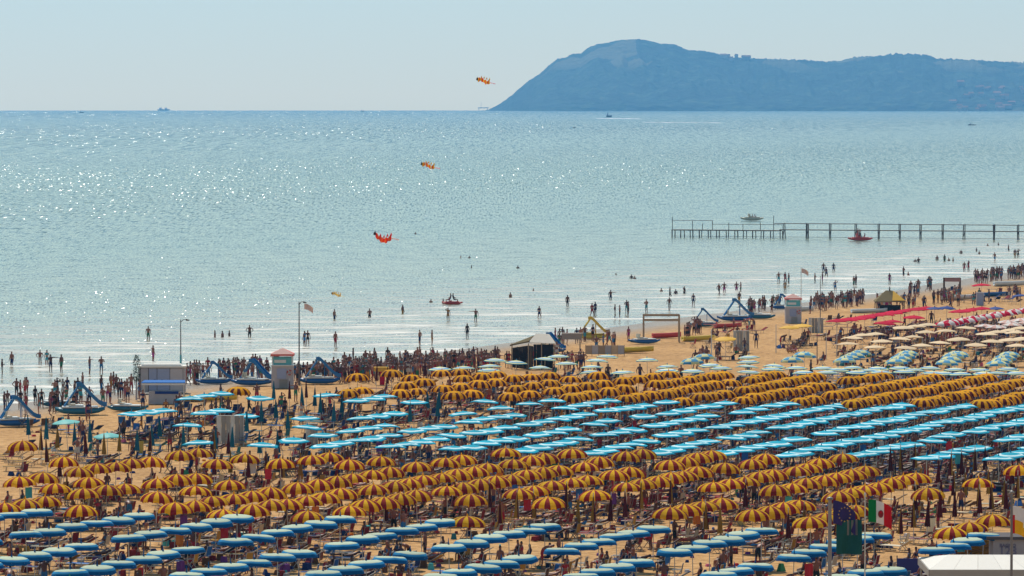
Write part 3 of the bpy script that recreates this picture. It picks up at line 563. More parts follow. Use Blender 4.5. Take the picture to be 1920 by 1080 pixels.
mk('chair', 'seated', True, pelvis=(0, 0, .52), waist=(0, .05, .68), chest=(0, .12, .90), neck=(0, .12, 1.06), head=(0, .09, 1.18), crown=(0, .10, 1.29), sh_l=(.17, .12, .98), el_l=(.24, .02, .74), wr_l=(.2, -.2, .68), hand_l=(.2, -.28, .66), sh_r=(-.17, .12, .98), el_r=(-.24, .02, .74), wr_r=(-.2, -.2, .68), hand_r=(-.2, -.28, .66),
   hip_l=(.1, -.04, .50), knee_l=(.12, -.44, .50), an_l=(.12, -.46, .08), toe_l=(.12, -.60, .03), hip_r=(-.1, -.04, .50), knee_r=(-.12, -.44, .50), an_r=(-.12, -.46, .08), toe_r=(-.12, -.60, .03))
mk('lie', 'lying', False, pelvis=(0, 0, .50), waist=(0, .16, .51), chest=(0, .40, .56), neck=(0, .54, .62), head=(0, .66, .66), crown=(0, .76, .70), sh_l=(.2, .46, .57), el_l=(.27, .22, .52), wr_l=(.26, -.02, .50), hand_l=(.26, -.1, .50), sh_r=(-.2, .46, .57), el_r=(-.27, .22, .52), wr_r=(-.26, -.02, .50), hand_r=(-.26, -.1, .50),
   hip_l=(.1, -.06, .49), knee_l=(.11, -.46, .52), an_l=(.12, -.86, .48), toe_l=(.12, -.92, .56), hip_r=(-.1, -.06, .49), knee_r=(-.11, -.46, .52), an_r=(-.12, -.86, .48), toe_r=(-.12, -.92, .56))
NP = [0]
PEOPLE = []
def put_person(key, X, Y, z, rz, where, sc=1.0, group='people on the beach'):
    me, desc, fem = PO[key]; o = link('person', me, None, (X, Y, z), rz, sc=sc)
    a = random.randrange(4); b_ = random.choices(range(9), [5, 3, 5, 3, 2, 2, 2, 2, 2])[0]; c = random.randrange(3)
    for i, m in enumerate((M_skin[a], M_swim[b_], M_hair[c])): o.material_slots[i].link = 'OBJECT'; o.material_slots[i].material = m
    PEOPLE.append((o, desc, SWN[b_]+(' swimsuit' if fem else ' trunks'), where, group)); return o
STAND = ['stand', 'standf', 'akimbo', 'walk', 'walkf', 'arm', 'shade', 'fold', 'stand', 'standf']
def at_feet(x, y, where, key=None, sink=0, sc=None, rz=None, group='people on the beach'):
    p = P(x, y, SEA if sink else 0)
    z = sand_z(p.x, p.y)
    if not sink:
        for _ in range(4): p = P(x, y, max(z, SEA)); z = sand_z(p.x, p.y)
    k = key or random.choice(STAND)
    return put_person(k, p.x, p.y, (SEA-sink) if sink else max(z, SEA-.3), random.uniform(0, 6.28) if rz is None else rz, where, sc or random.uniform(.92, 1.06), group)
WATER = [(22, 684, .45), (75, 684, .3), (88, 684, .3), (95, 697, .1), (115, 697, .1), (168, 701, .1), (190, 701, .1), (4, 706, .1), (278, 637, .3), (287, 677, .2), (403, 632, 1.0), (417, 632, 1.05), (430, 630, 1.1), (468, 631, .5), (571, 649, .15), (577, 648, .15), (629, 650, .15), (627, 598, .6), (693, 594, .75), (755, 587, .7),
 (787, 647, .15), (810, 647, .15), (840, 600, .3), (892, 603, .25), (876, 634, .15), (831, 569, 1.1), (957, 557, 1.1), (1011, 595, .4), (1064, 573, .4), (1110, 591, .3), (1116, 590, .2), (1145, 560, .6), (1153, 596, .15), (1162, 596, .25), (1175, 588, .1), (1178, 591, .1), (1212, 585, .2), (1255, 582, .15), (1256, 554, .6), (1267, 551, 1.1), (1283, 550, .8), (1184, 521, 1.2), (1190, 522, 1.35),
 (1300, 575, .1), (1348, 552, .3), (1358, 548, .4), (1381, 544, .6), (1389, 546, .5), (1386, 571, .1), (1460, 529, .3), (1472, 528, .4), (1479, 531, .3), (1472, 549, .15), (1528, 527, .6), (1542, 532, .1), (1544, 508, .5), (1549, 518, .4), (1563, 508, .5), (1605, 534, .3), (1601, 534, .5), (1566, 547, .2), (1694, 517, .4), (1703, 516, 1.2), (1668, 531, .3), (1722, 491, 1.0), (1716, 490, 1.3), (1757, 487, 1.0), (1771, 489, .7), (1779, 488, 1.3), (1787, 489, 1.2),
 (1808, 509, .3), (1816, 508, .2), (1865, 489, .4), (1891, 469, .8), (1903, 482, .4), (1909, 482, .4), (1802, 475, 1.1), (1831, 470, 1.2), (1836, 475, 1.3), (1872, 459, 1.3), (1852, 460, 1.4), (864, 483, 1.4), (880, 483, 1.4), (884, 501, 1.4), (971, 502, 1.35), (779, 438, 1.4), (1000, 545, 1.4), (808, 566, 1.35), (1240, 546, 1.3), (1155, 515, 1.45)]
for x, y, s_ in WATER: at_feet(x, y, 'water', sink=s_, sc=1.0, group='bathers in the sea', key='stand' if s_ > .9 else None)
LEFT = [(31, 745), (38, 746), (47, 744), (50, 741), (78, 766), (93, 778), (98, 770), (103, 749), (107, 745), (118, 745), (126, 744), (140, 752), (146, 748), (155, 734), (190, 742), (208, 736), (213, 731), (218, 741), (228, 750), (234, 752), (238, 748), (261, 748), (8, 772), (14, 769), (246, 740), (66, 760)]
for x, y in LEFT: at_feet(x, y, 'left')
def crowd(n, x0, y0, x1, y1, sp, where, keys=None):
    for _ in range(n):
        k = random.random(); x = x0+(x1-x0)*k; y = y0+(y1-y0)*k+random.uniform(-sp, sp); at_feet(x, y, where, key=random.choice(keys) if keys else None)
crowd(40, 345, 714, 510, 708, 9, 'slide'); crowd(34, 550, 718, 640, 716, 6, 'tower'); crowd(95, 640, 712, 815, 706, 10, 'mid'); crowd(50, 625, 700, 825, 692, 12, 'mid'); crowd(14, 400, 706, 520, 700, 6, 'slide'); crowd(16, 815, 704, 845, 694, 8, 'mid'); crowd(52, 838, 700, 945, 686, 9, 'hut'); crowd(22, 950, 692, 1045, 672, 6, 'hut')
crowd(12, 1048, 698, 1098, 690, 5, 'bar'); crowd(11, 1040, 650, 1112, 640, 5, 'dinghy'); crowd(7, 1118, 655, 1180, 640, 6, 'dinghy')
crowd(12, 1280, 640, 1315, 622, 6, 'pedal'); crowd(20, 1392, 590, 1470, 578, 5, 'pedal'); crowd(7, 1515, 590, 1535, 572, 5, 'east'); crowd(46, 1535, 580, 1620, 568, 5, 'east'); crowd(11, 1704, 556, 1730, 550, 5, 'far'); crowd(5, 1736, 545, 1752, 543, 3, 'far')
crowd(26, 1826, 532, 1880, 524, 4, 'far'); crowd(24, 1890, 524, 1925, 519, 4, 'far'); crowd(20, 1750, 572, 1800, 560, 4, 'far')
crowd(22, 1640, 582, 1740, 575, 5, 'strawhut'); crowd(12, 1300, 690, 1420, 655, 8, 'open', ['stand', 'sit', 'standf', 'walk']); crowd(6, 1470, 660, 1520, 650, 5, 'open', ['sit', 'sit', 'stand'])
crowd(16, 20, 772, 250, 755, 12, 'left'); crowd(24, 120, 800, 620, 770, 25, 'cyan'); crowd(8, 100, 850, 700, 840, 20, 'cyan')
crowd(16, 1780, 577, 1915, 560, 6, 'far'); crowd(12, 1560, 655, 1900, 642, 6, 'open', ['stand', 'sit', 'standf', 'fold', 'bend']); crowd(8, 1330, 632, 1430, 622, 5, 'open', ['sit', 'stand', 'bend'])
# ------------------------------------------------------------------ loungers, chairs, sunbathers under the umbrellas
def lounger_meshes(ck):
    f = MB()
    for sy in (-.28, .28):
        f.tube((-.95, sy, .34), (.35, sy, .34), .018, n=4); f.tube((.35, sy, .34), (.92, sy, .66), .018, n=4)
        for x in (-.75, .30): f.tube((x, sy, 0), (x+.06, sy, .34), .016, n=4)
    for x in (-.95, .35): f.tube((x, -.28, .34), (x, .28, .34), .016, n=4)
    c = MB(); c.slab([(-.94, -.27, .35), (.35, -.27, .335), (.35, .27, .335), (-.94, .27, .35)], (0, 0, .02)); c.slab([(.36, -.27, .345), (.92, -.27, .665), (.92, .27, .665), (.36, .27, .345)], (-.012, 0, .02))
    return f.mesh('frame', M_['pole']), c.mesh('canvas', ck)
def chair_meshes(ck):
    f = MB()
    for sy in (-.26, .26):
        f.tube((-.24, sy, 0), (.22, sy, .62), .016, n=4); f.tube((.24, sy, 0), (-.24, sy, .60), .016, n=4); f.tube((.18, sy, .40), (.30, sy, .95), .016, n=4); f.tube((-.26, sy, .61), (.26, sy, .63), .02, n=4)
    c = MB(); c.slab([(-.24, -.25, .42), (.2, -.25, .40), (.2, .25, .40), (-.24, .25, .42)], (0, 0, .02)); c.slab([(.2, -.25, .46), (.31, -.25, .95), (.31, .25, .95), (.2, .25, .46)], (-.02, 0, 0))
    f.tube((-.24, -.26, .02), (-.24, .26, .02), .014, n=4); f.tube((.24, -.26, .02), (.24, .26, .02), .014, n=4); f.tube((.30, -.26, .94), (.30, .26, .94), .014, n=4)
    return f.mesh('frame', M_['pole']), c.mesh('canvas', ck)
CL = {k: mat('lounger_canvas_'+k, c, .8, .12) for k, c in dict(navy=(.015, .035, .14), maroon=(.20, .018, .02), gold=(.40, .22, .04), cream=(.55, .47, .34), blue=(.03, .13, .36), teal=(.03, .16, .18), red=(.42, .03, .03), brown=(.12, .06, .03), grey=(.30, .29, .28)).items()}
CMIX = {'blue': ['blue', 'maroon', 'cream', 'navy', 'brown', 'gold'], 'green': ['cream'], 'yellow': ['gold', 'maroon', 'brown', 'cream', 'maroon'], 'light': ['navy', 'navy', 'brown', 'maroon'], 'aqua': ['navy'], 'orange': ['maroon', 'gold', 'brown', 'navy'],
        'striped': ['blue', 'teal', 'brown', 'navy'], 'panel': ['blue'], 'red': ['maroon', 'brown', 'navy'], 'redwhite': ['red', 'brown'], 'beige': ['brown', 'maroon', 'grey', 'gold'], 'pink': ['maroon', 'brown'], 'navy': ['navy'], 'sun': ['brown']}
LM = {k: lounger_meshes(m) for k, m in CL.items()}; CM = {k: chair_meshes(m) for k, m in CL.items()}
TOW = {k: mat('towel_'+k, c, .9, .1) for k, c in dict(red=(.50, .03, .04), white=(.65, .62, .58), orange=(.70, .22, .03), green=(.06, .25, .10), pink=(.60, .14, .22), blue=(.05, .16, .45), turquoise=(.08, .42, .45), purple=(.16, .05, .22)).items()}
def towel_mesh(m):
    mb = MB(); a = []; 
    for x in range(5):
        row = []
        for z in range(4): row.append((x*.13-.26, .03*math.sin(x*2.1+z*.6), 1.75-z*.27-.02*math.sin(x*1.7)))
        a.append(row)
    for x in range(4):
        for z in range(3):
            q = [a[x][z], a[x+1][z], a[x+1][z+1], a[x][z+1]]; mb.slab(q, (0, .012, 0))
    return mb.mesh('towel', m)
TM = {k: towel_mesh(m) for k, m in TOW.items()}
SHO = math.atan2(-N.y, -N.x)          # heading towards the sea
UMB.sort(key=lambda u: u[5])
items = []; nl = nc = nt_ = nsb = 0
LST = MB(); lmats = list(CL.values())+[mat('frame_dull', (.26, .22, .17), .6, .2)]; lix = {k: i for i, k in enumerate(CL)}
PST = MB(); pmats = [M_skin[2], M_swim[2], M_hair[0], M_swim[0], M_swim[1], M_skin[0], M_swim[3]]
def bake(MBx, me, X, Y, rz, m0=None, mm=None, z=0):
    M = Matrix.Translation((X, Y, z)) @ Matrix.Rotation(rz, 4, 'Z')
    i = len(MBx.v); MBx.v += [tuple(M @ v.co) for v in me.vertices]
    for p in me.polygons: MBx.f.append(tuple(i+k for k in p.vertices)); MBx.m.append(mm[p.material_index] if mm else m0)
cand = []
for o, kind, bname, short, X, Y in UMB:
    for side in ((-1, 1, -1, 1, -1, 1) if kind in ('light', 'yellow', 'orange') else (-1, 1, -1, 1)):
        row = len([q for q in cand if q[6] == short and q[7] == side])
        if random.random() < (.06 if row == 0 else .35): continue
        ck = random.choice(CMIX[kind]); off = side*random.uniform(.55, .9)*(1 if row == 0 else .75); ax = random.gauss(0, .2)+(random.choice([-.2, .5]) if row == 0 else random.choice([-1.6, 1.9]))
        cand.append((Y, X+U.x*off-N.x*ax, Y+U.y*off-N.y*ax, SHO+PI+random.gauss(0, .14), random.random() < (.3 if row == 0 else .7), ck, short, side, ('front ' if ax > 1 else 'rear ') if row else ''))
        if random.random() < .5:
            key = 'chair' if cand[-1][4] else random.choice(['lie', 'lie', 'chair'])
            bake(PST, PO[key][0], cand[-1][1], cand[-1][2], cand[-1][3]-PI/2, None, {0: random.choice([0, 5]), 1: random.choice([1, 3, 4, 6]), 2: 2}); nsb += 1
    if random.random() < .45:
        a = random.uniform(0, 6.28); r = random.uniform(.6, 1.3); bake(PST, PO[random.choice(['stand', 'standf', 'fold', 'bend', 'walk'])][0], X+r*math.cos(a), Y+r*math.sin(a), random.uniform(0, 6.28), None, {0: random.choice([0, 5]), 1: random.choice([1, 3, 4, 6]), 2: 2})
    if Y < 420 and random.random() < .12 and nt_ < 40:
        ck = random.choice(['red', 'white', 'red', 'pink', 'blue', 'purple', 'green', 'orange', 'turquoise']); tw = link('towel', TM[ck], None, (X+random.choice([-.8, .8, .5, -.4]), Y-.3, 0), random.uniform(-.4, .4), sc=.8); tw.location.z = .35; nt_ += 1
        tag(tw, f"{ck} towel hanging under {short}", 'towel', 'towels hung under umbrellas')
BG = MB(); bgm = list(CL.values())+list(TOW.values())
for o, kind, bname, short, X, Y in UMB:
    for _ in range(random.randint(3, 7)):
        a = random.uniform(0, 6.28); r = random.uniform(.2, 1.7); BG.box((X+r*math.cos(a), Y+r*math.sin(a)*1.4, .16), (random.uniform(.2, .5), random.uniform(.2, .4), random.uniform(.15, .5)), random.randrange(len(bgm)) if random.random() < .3 else random.choice([0, 1, 7, 1, 0]), rz=random.uniform(0, 3), top=random.uniform(.4, .9))
for _ in range(500):
    p = P(random.uniform(0, 1920), random.uniform(770, 1075)); BG.box((p.x, p.y, .06), (random.uniform(.1, .35), random.uniform(.1, .35), .15), random.randrange(len(bgm)), rz=random.uniform(0, 3), top=.7)
tag(link('beach_bags', BG.mesh('beach_bags', bgm)), 'bags, toys and rolled towels strewn on the sand under the umbrellas', kind='stuff')
for i, (o, X, Y, wh) in enumerate(sorted(furled, key=lambda f: f[1])):
    ck = random.choice(['navy', 'blue', 'teal'] if 'cyan' in wh else ['maroon', 'gold', 'brown', 'cream'])
    for sd in (-1, 1):
        if random.random() < .3: continue
        cand.append((Y, X+U.x*.6*sd, Y+U.y*.6*sd, SHO+PI+random.gauss(0, .2), random.random() < .3, ck, f"{ordw(i+1)} furled umbrella from left", sd, ''))
for x0, x1, y0, y1, n_, cks in ((225, 330, 792, 822, 22, ['navy', 'navy', 'blue']), (330, 560, 770, 800, 26, ['navy', 'navy', 'brown']), (560, 660, 775, 835, 18, ['navy', 'maroon']), (130, 175, 805, 825, 7, ['navy', 'blue']), (20, 110, 800, 812, 9, ['brown', 'navy', 'maroon']), (0, 60, 855, 890, 8, ['gold', 'maroon']), (1560, 1900, 640, 655, 16, ['brown', 'navy', 'gold']), (1290, 1420, 640, 665, 8, ['brown', 'gold', 'red']), (1335, 1425, 606, 636, 10, ['red', 'maroon', 'red']), (1780, 1915, 545, 574, 16, ['navy', 'brown', 'maroon']), (1500, 1640, 600, 622, 12, ['maroon', 'brown', 'navy'])):
    for k in range(n_):
        p = P(random.uniform(x0, x1), random.uniform(y0, y1)); cand.append((p.y, p.x, p.y, SHO+PI+random.gauss(0, .5), random.random() < .6, random.choice(cks), f"the open sand {'left' if x0 < 200 else ('centre left' if x0 < 700 else 'right')}, {ordw(k+1)} of its cluster", -1 if k % 2 else 1, ''))
cand.sort(key=lambda q: q[0])
ND = {}
for _, X, Y, rz, chair, ck, short, side, fr_ in cand:
    fr, cv = (CM if chair else LM)[ck]
    if (nc if chair else nl) < (150 if chair else 300):
        nm = 'deck chair' if chair else 'sun lounger'; oo = link(nm.replace(' ', '_'), None, None, (X, Y, 0), rz); link('frame', fr, oo); link('canvas', cv, oo)
        if chair: nc += 1
        else: nl += 1
        lb = f"{ck} {nm}, {fr_}{'near' if side < 0 else 'far'} side of {short}".replace('near side of the open', 'on the open').replace('far side of the open', 'on the open'); ND[lb] = ND.get(lb, 0)+1
        if ND[lb] > 1: lb = lb.replace(ck, ck+' '+['', 'farther', 'farthest', 'rearmost', 'last'][min(4, ND[lb]-1)], 1)
        tag(oo, lb, nm, nm+'s among the umbrellas')
    else: bake(LST, fr, X, Y, rz, len(CL)); bake(LST, cv, X, Y, rz, lix[ck])
tag(link('distant_loungers', LST.mesh('distant_loungers', lmats)), 'loungers and chairs crowded in the shade of the farther umbrellas', kind='stuff')
tag(link('shaded_sunbathers', PST.mesh('shaded_sunbathers', pmats, True)), 'sunbathers crowded in the shade of the umbrellas', kind='stuff')

# ------------------------------------------------------------------ boats with slides
M2 = dict(hull=mat('hull_blue', (.01, .09, .25), .35, .1), slide=mat('slide_blue', (.01, .14, .34), .3, .1), hteal=mat('hull_teal', (.015, .12, .17), .35, .1), white=mat('gelcoat_white', (.66, .66, .62), .35, .08), hyel=mat('hull_yellow', (.62, .42, .02), .4, .1), hred=mat('hull_red', (.55, .05, .03), .4, .1), seat=mat('seat_pale', (.55, .50, .38), .6, .1),
          panel=mat('cabin_panel', (.46, .42, .42), .7, .16, scale=2.2), bpanel=mat('cabin_blue_panel', (.30, .33, .46), .5, .06), roofw=mat('roof_white', (.62, .57, .50), .6, .05), roofr=mat('roof_red', (.62, .10, .07), .6, .08), turq=mat('cab_turquoise', (.12, .46, .48), .45, .08), glass=mat('dark_glass', (.03, .05, .07), .1, .05, spec=.8),
          awn=mat('awning_blue', (.03, .16, .48), .6, .08, trans=.2), dark=mat('dark_cloth', (.02, .015, .015), .9, .1), tarp=mat('tarp_cream', (.70, .62, .52), .7, .08, trans=.15), leaf=mat('leaf_green', (.02, .07, .025), .7, .3), thatch=mat('thatch', (.16, .12, .06), .95, .3, scale=14, bump=.6), grey=mat('grey_cloth', (.34, .31, .27), .85, .12, trans=.1), metal=M_['steel'], rust=mat('rusty_steel', (.13, .10, .09), .8, .3), plank=mat('pier_plank', (.20, .16, .13), .85, .25))
def floats(mb, L_=3.6, w=.42, gap=1.1, h=.45, z=.08, m=0):
    for sy in (-gap/2, gap/2):
        rings = []
        for k in range(9):
            t = k/8; x = (t-.5)*L_; s = math.sin(PI*min(1, max(.0, t*.9+.06)))**.45; ring = []
            for a in range(8):
                th = 2*PI*a/8; ring.append(len(mb.v)); mb.v.append((x, sy+math.cos(th)*w/2*s, z+h*.5+math.sin(th)*h*.5*s+(.18*(2*t-1)**4)))
            rings.append(ring)
        for a, b_ in zip(rings, rings[1:]): mb.quadstrip(a, b_, m)
        mb.f.append(tuple(reversed(rings[0]))); mb.m.append(m); mb.f.append(tuple(rings[-1])); mb.m.append(m)
def slide_boat(x, y, rz, label, sc=1.0, hull='hull', slide='slide', flip=1, sl=True, name='slide_pedalo', z=None):
    sc *= .86
    p = P(x, y, 0); zz = max(sand_z(p.x, p.y), SEA-.1) if z is None else z
    o = thing(name, label, 'pedal boat', (p.x, p.y, zz), rz, 'pedal boats with slides', sc=sc)
    mb = MB(); floats(mb); part('hull', mb, M2[hull], o, True)
    mb = MB(); mb.box((0, 0, .60), (2.6, 1.25, .10)); mb.box((-.2*flip, 0, .70), (.9, 1.0, .12)); part('deck', mb, M2['white'] if hull != 'hyel' else M2[hull], o)
    for k in (-.3, .3):
        mb = MB(); mb.box((-.55*flip, k, .78), (.42, .44, .12)); mb.box((-.78*flip, k, 1.0), (.10, .44, .45), ry=.2*flip); part('seat', mb, M2['seat'], o)
    if sl:
        mb = MB()
        for sy in (-.22, .22): mb.tube((-1.15*flip, sy, .62), (-.15*flip, sy, 2.05), .075, n=5)
        for k in range(6): t = (k+.5)/6; mb.tube((-1.15*flip+flip*t, -.22, .62+1.43*t), (-1.15*flip+flip*t, .22, .62+1.43*t), .022, n=4)
        part('ladder', mb, M2[slide], o)
        mb = MB(); pts = [(-.25, 2.06), (.05, 2.10), (.35, 1.85), (.9, 1.25), (1.4, .78), (1.75, .62), (1.95, .62)]
        for (a, za), (b_, zb) in zip(pts, pts[1:]):
            mb.slab([(a*flip, -.36, za), (b_*flip, -.36, zb), (b_*flip, .36, zb), (a*flip, .36, za)], (0, 0, .05))
            for sy in (-.38, .34): mb.slab([(a*flip, sy, za), (b_*flip, sy, zb), (b_*flip, sy, zb+.32), (a*flip, sy, za+.32)], (0, .04, 0))
        mb.tube((.5*flip, -.2, .6), (.5*flip, -.2, 1.68), .03, n=5); mb.tube((.5*flip, .2, .6), (.5*flip, .2, 1.68), .03, n=5)
        part('slide', mb, M2[slide], o)
    return o
slide_boat(28, 800, .35, 'blue slide pedalo at the far left waterside beside navy loungers', 1.15)
slide_boat(150, 778, .1, 'blue slide pedalo with pale hull behind the aqua umbrella', 1.25, 'hteal')
slide_boat(400, 716, .15, 'blue slide pedalo right of the white cabin among the crowd', 1.0)
slide_boat(474, 722, -.3, 'blue slide pedalo seen from behind, left of the lifeguard tower', 1.15)
slide_boat(598, 720, .05, 'long dark blue slide pedalo just right of the tall bathing mast', 1.15)
slide_boat(1030, 662, -.5, 'blue slide pedalo with steep slide right of the dark hut', 1.0)
slide_boat(1108, 635, .1, 'yellow slide pedalo drawn up on the sand', 1.15, 'hyel', 'hyel')
slide_boat(1318, 612, 0, 'dark teal slide pedalo left end of the right hand boat row', 1.0, 'hteal')
slide_boat(1378, 602, .1, 'deep blue slide pedalo in the middle of the right hand boat row', 1.25)
slide_boat(1425, 598, -.1, 'low blue pedalo without slide beside the far tower', 1.1, 'hteal', sl=False)
slide_boat(1466, 577, .2, 'blue slide pedalo just behind the far lifeguard tower', .9)
slide_boat(1208, 645, .4, 'light blue pedalo lying below the white timber frame', 1.0, 'hull', sl=False)
slide_boat(240, 772, -.2, 'pale pedalo with turquoise deck left of the palm post', 1.0, 'hteal', sl=False)
slide_boat(110, 762, .3, 'white flat pedalo among the bathers at far left', 1.0, 'hteal', sl=False)
def sea_boat(x, y, hull, label, sc=1, n=2, group=None):
    p = P(x, y, SEA); o = thing('pedalo', label, 'pedal boat', (p.x, p.y, p.z-.12), random.uniform(-.3, .3), group, sc=sc)
    mb = MB(); floats(mb); part('hull', mb, M2[hull], o, True); mb = MB(); mb.box((0, 0, .58), (2.4, 1.2, .10)); part('deck', mb, M2['seat'] if hull != 'hred' else M2[hull], o)
    for k in (-.3, .3): mb = MB(); mb.box((-.3, k, .72), (.42, .42, .16)); mb.box((-.55, k, .95), (.1, .42, .5)); part('seat', mb, M2[hull], o)
    for i in range(n):
        q = put_person('chair', p.x+.5*(i-.6), p.y+.1*i, p.z+.05, random.choice([1.4, -1.5]), 'boat', 1.0, 'people riding pedal boats')
    return o
sea_boat(1410, 413, 'seat', 'pale pedalo with two riders beyond the pier', 1.25, 3)
sea_boat(1613, 451, 'hred', 'red pedalo carrying dark figures in front of the pier', 1.15, 3)
rb = P(1613, 451, SEA); put_person('stand', rb.x-.4, rb.y+.2, rb.z+.45, 2.0, 'boat', 1.0, 'people riding pedal boats'); put_person('fold', rb.x-.05, rb.y+.35, rb.z+.45, 1.0, 'boat', .95, 'people riding pedal boats')
sea_boat(848, 570, 'hred', 'small red float with two riders in the shallows', .7, 2)
# moored or beached dinghies
def dinghy(x, y, rz, hull, label, L_=4.0, w=1.4, h=.5):
    p = P(x, y, 0); o = thing('dinghy', label, 'boat', (p.x, p.y, max(sand_z(p.x, p.y), SEA)), rz)
    mb = MB(); rings = []
    for k in range(11):
        t = k/10; s = (1-(max(0, t-.45)/.55)**2.2)*.97+.03; x_ = (t-.5)*L_; ring = []
        for (fy, fz) in ((-1, 1), (-.92, .45), (-.5, .05), (0, 0), (.5, .05), (.92, .45), (1, 1), (.86, 1), (.8, .5), (0, .18), (-.8, .5), (-.86, 1)):
            ring.append(len(mb.v)); mb.v.append((x_, fy*w/2*s, fz*h+.15*t*t))
        rings.append(ring)
    for a, b_ in zip(rings, rings[1:]): mb.quadstrip(b_, a, 0)
    mb.f.append(tuple(rings[0])); mb.m.append(0); mb.f.append(tuple(reversed(rings[-1]))); mb.m.append(0)
    part('hull', mb, M2[hull], o, True)
    for t in (-.8, .3): mb = MB(); mb.box((t, 0, h*.72), (.28, w*.82, .05)); part('bench', mb, M2['seat'], o)
    return o
dinghy(385, 753, .05, 'hyel', 'long yellow rescue dinghy behind the three cyan umbrellas', 5.2, 1.3, .45)
dinghy(1180, 662, .3, 'hyel', 'yellow dinghy on the sand below the white timber frame', 5, 1.4, .5)
dinghy(1310, 640, .2, 'hyel', 'yellow dinghy near the plain yellow umbrella', 3.4, 1.3, .5)
dinghy(1500, 583, 0, 'white', 'white dinghy just right of the far lifeguard tower', 3.2, 1.3, .5)
dinghy(1630, 587, .1, 'white', 'grey white boat on sand beyond the red umbrellas', 4.2, 1.4, .45)
dinghy(1800, 563, .1, 'white', 'white boat resting under the dark timber frame', 4.5, 1.6, .6)
dinghy(1870, 556, .2, 'hull', 'dark blue boat on the sand below the lone far red umbrella', 3.6, 1.3, .5)
dinghy(1365, 615, .1, 'hred', 'low red boat left of the plain yellow umbrella pair', 3.0, 1.2, .45)
dinghy(1895, 536, .1, 'white', 'white covered boat at the far right waterside', 4.5, 1.6, .6)
dinghy(1250, 634, .1, 'hred', 'small maroon dinghy inside the white timber frame', 3.0, 1.2, .5)

# ------------------------------------------------------------------ cabin, kiosk, towers, masts
def ob(x, y, name, label, cat, rz=0): p = P(x, y, 0); return thing(name, label, cat, (p.x, p.y, 0), rz)
c = ob(304, 735, 'beach_cabin', 'low white beach cabin with flat white roof at the water edge', 'cabin')
mb = MB(); mb.box((0, 0, 1.05), (3.9, 1.8, 2.1)); part('wall', mb, M2['panel'], c)
for i, xx in enumerate((-1.42, -.72, .18, 1.25)):
    mb = MB(); mb.box((xx, -.925, 1.1), ((.62, .66, 1.04, 1.02)[i], .04, 1.8)); part('panel', mb, M2['bpanel'] if i in (1, 2) else M2['panel'], c)
for xx in (-1.78, -1.08, -.36, .72): mb = MB(); mb.box((xx, -.93, 1.05), (.035, .05, 2.0)); part('joint_strip', mb, M2['rust'], c)
for xx in (-.55, .05): mb = MB(); mb.box((xx, -.97, 1.05), (.05, .05, .16)); part('door_handle', mb, M2['rust'], c)
mb = MB(); mb.box((0, 0, 2.17), (4.1, 2.1, .14)); mb.box((0, 0, 2.30), (3.5, 1.6, .14), top=.9); part('roof', mb, M2['roofw'], c)
c = ob(307, 757, 'beach_kiosk', 'kiosk with bright blue awning and pale counter below the white cabin', 'kiosk')
mb = MB(); mb.slab([(-1.75, -1.0, 1.72), (1.8, -1.0, 1.72), (1.7, .6, 1.84), (-1.6, .6, 1.84)], (0, 0, .06)); part('awning', mb, M2['awn'], c); mb = MB(); mb.box((.02, -1.02, 1.64), (3.5, .03, .14)); part('valance', mb, M2['white'], c)
for xx in (-1.6, 1.65):
    for yy in (-.9, .55): mb = MB(); mb.tube((xx, yy, 0), (xx, yy, 1.65), .035, n=6); part('post', mb, M_['pole'], c)
mb = MB(); mb.box((.15, -.4, .55), (2.7, .8, 1.05), top=.96); part('counter', mb, M2['panel'], c)
mb = MB(); mb.box((.3, -.82, .95), (1.9, .03, .22)); part('sign_strip', mb, M_['navy'], c)
def tower(x, y, sc, label):
    o = ob(x, y, 'lifeguard_tower', label, 'lifeguard tower'); o.scale = (sc, sc, sc)
    mb = MB(); mb.box((0, 0, .95), (1.85, 1.7, 1.9)); part('base_cabin', mb, M2['panel'], o)
    mb = MB(); mb.box((-.06, -.87, 1.25), (.78, .04, .86)); part('window', mb, M2['bpanel'], o)
    mb = MB(); mb.box((.1, -.87, .38), (.7, .05, .74)); part('door', mb, M2['grey'], o)
    mb = MB(); n_ = 14
    for k in range(n_): a0, a1 = 2*PI*k/n_, 2*PI*(k+1)/n_; mb.tube((.62+.2*math.cos(a0), -.92, 1.35+.2*math.sin(a0)), (.62+.2*math.cos(a1), -.92, 1.35+.2*math.sin(a1)), .045, n=5, m=k % 4 == 0)
    part('life_ring', mb, [M2['hred'], M2['white']], o)
    mb = MB(); mb.box((0, 0, 1.94), (2.0, 1.85, .09)); part('platform', mb, M2['white'], o)
    for sx in (-.85, .85):
        for sy in (-.78, .78): mb = MB(); mb.tube((sx, sy, 1.98), (sx, sy, 2.95), .04, n=5); part('post', mb, M2['white'], o)
    mb = MB(); mb.box((0, .02, 2.32), (1.55, 1.4, .66)); part('cab', mb, M2['turq'], o)
    mb = MB(); mb.box((-.18, -.73, 2.30), (1.0, .08, .26)); part('rail_board', mb, M2['white'], o)
    mb = MB(); n0 = 8; r = []
    mb.v = [(-1.0, -.92, 2.92), (1.0, -.92, 2.92), (1.0, .92, 2.92), (-1.0, .92, 2.92), (0, 0, 3.42), (-1.0, -.92, 2.76), (1.0, -.92, 2.76), (1.0, .92, 2.76), (-1.0, .92, 2.76)]
    mb.f = [(0, 1, 4), (1, 2, 4), (2, 3, 4), (3, 0, 4), (5, 6, 1, 0), (6, 7, 2, 1), (7, 8, 3, 2), (8, 5, 0, 3), (8, 7, 6, 5)]; mb.m = [1, 0, 1, 0, 0, 0, 0, 0, 0]
    part('roof', mb, [M2['roofr'], M_['pink']], o); return o
tower(530, 727, 1.0, 'lifeguard tower with red pyramid roof and turquoise cab amid the crowd')
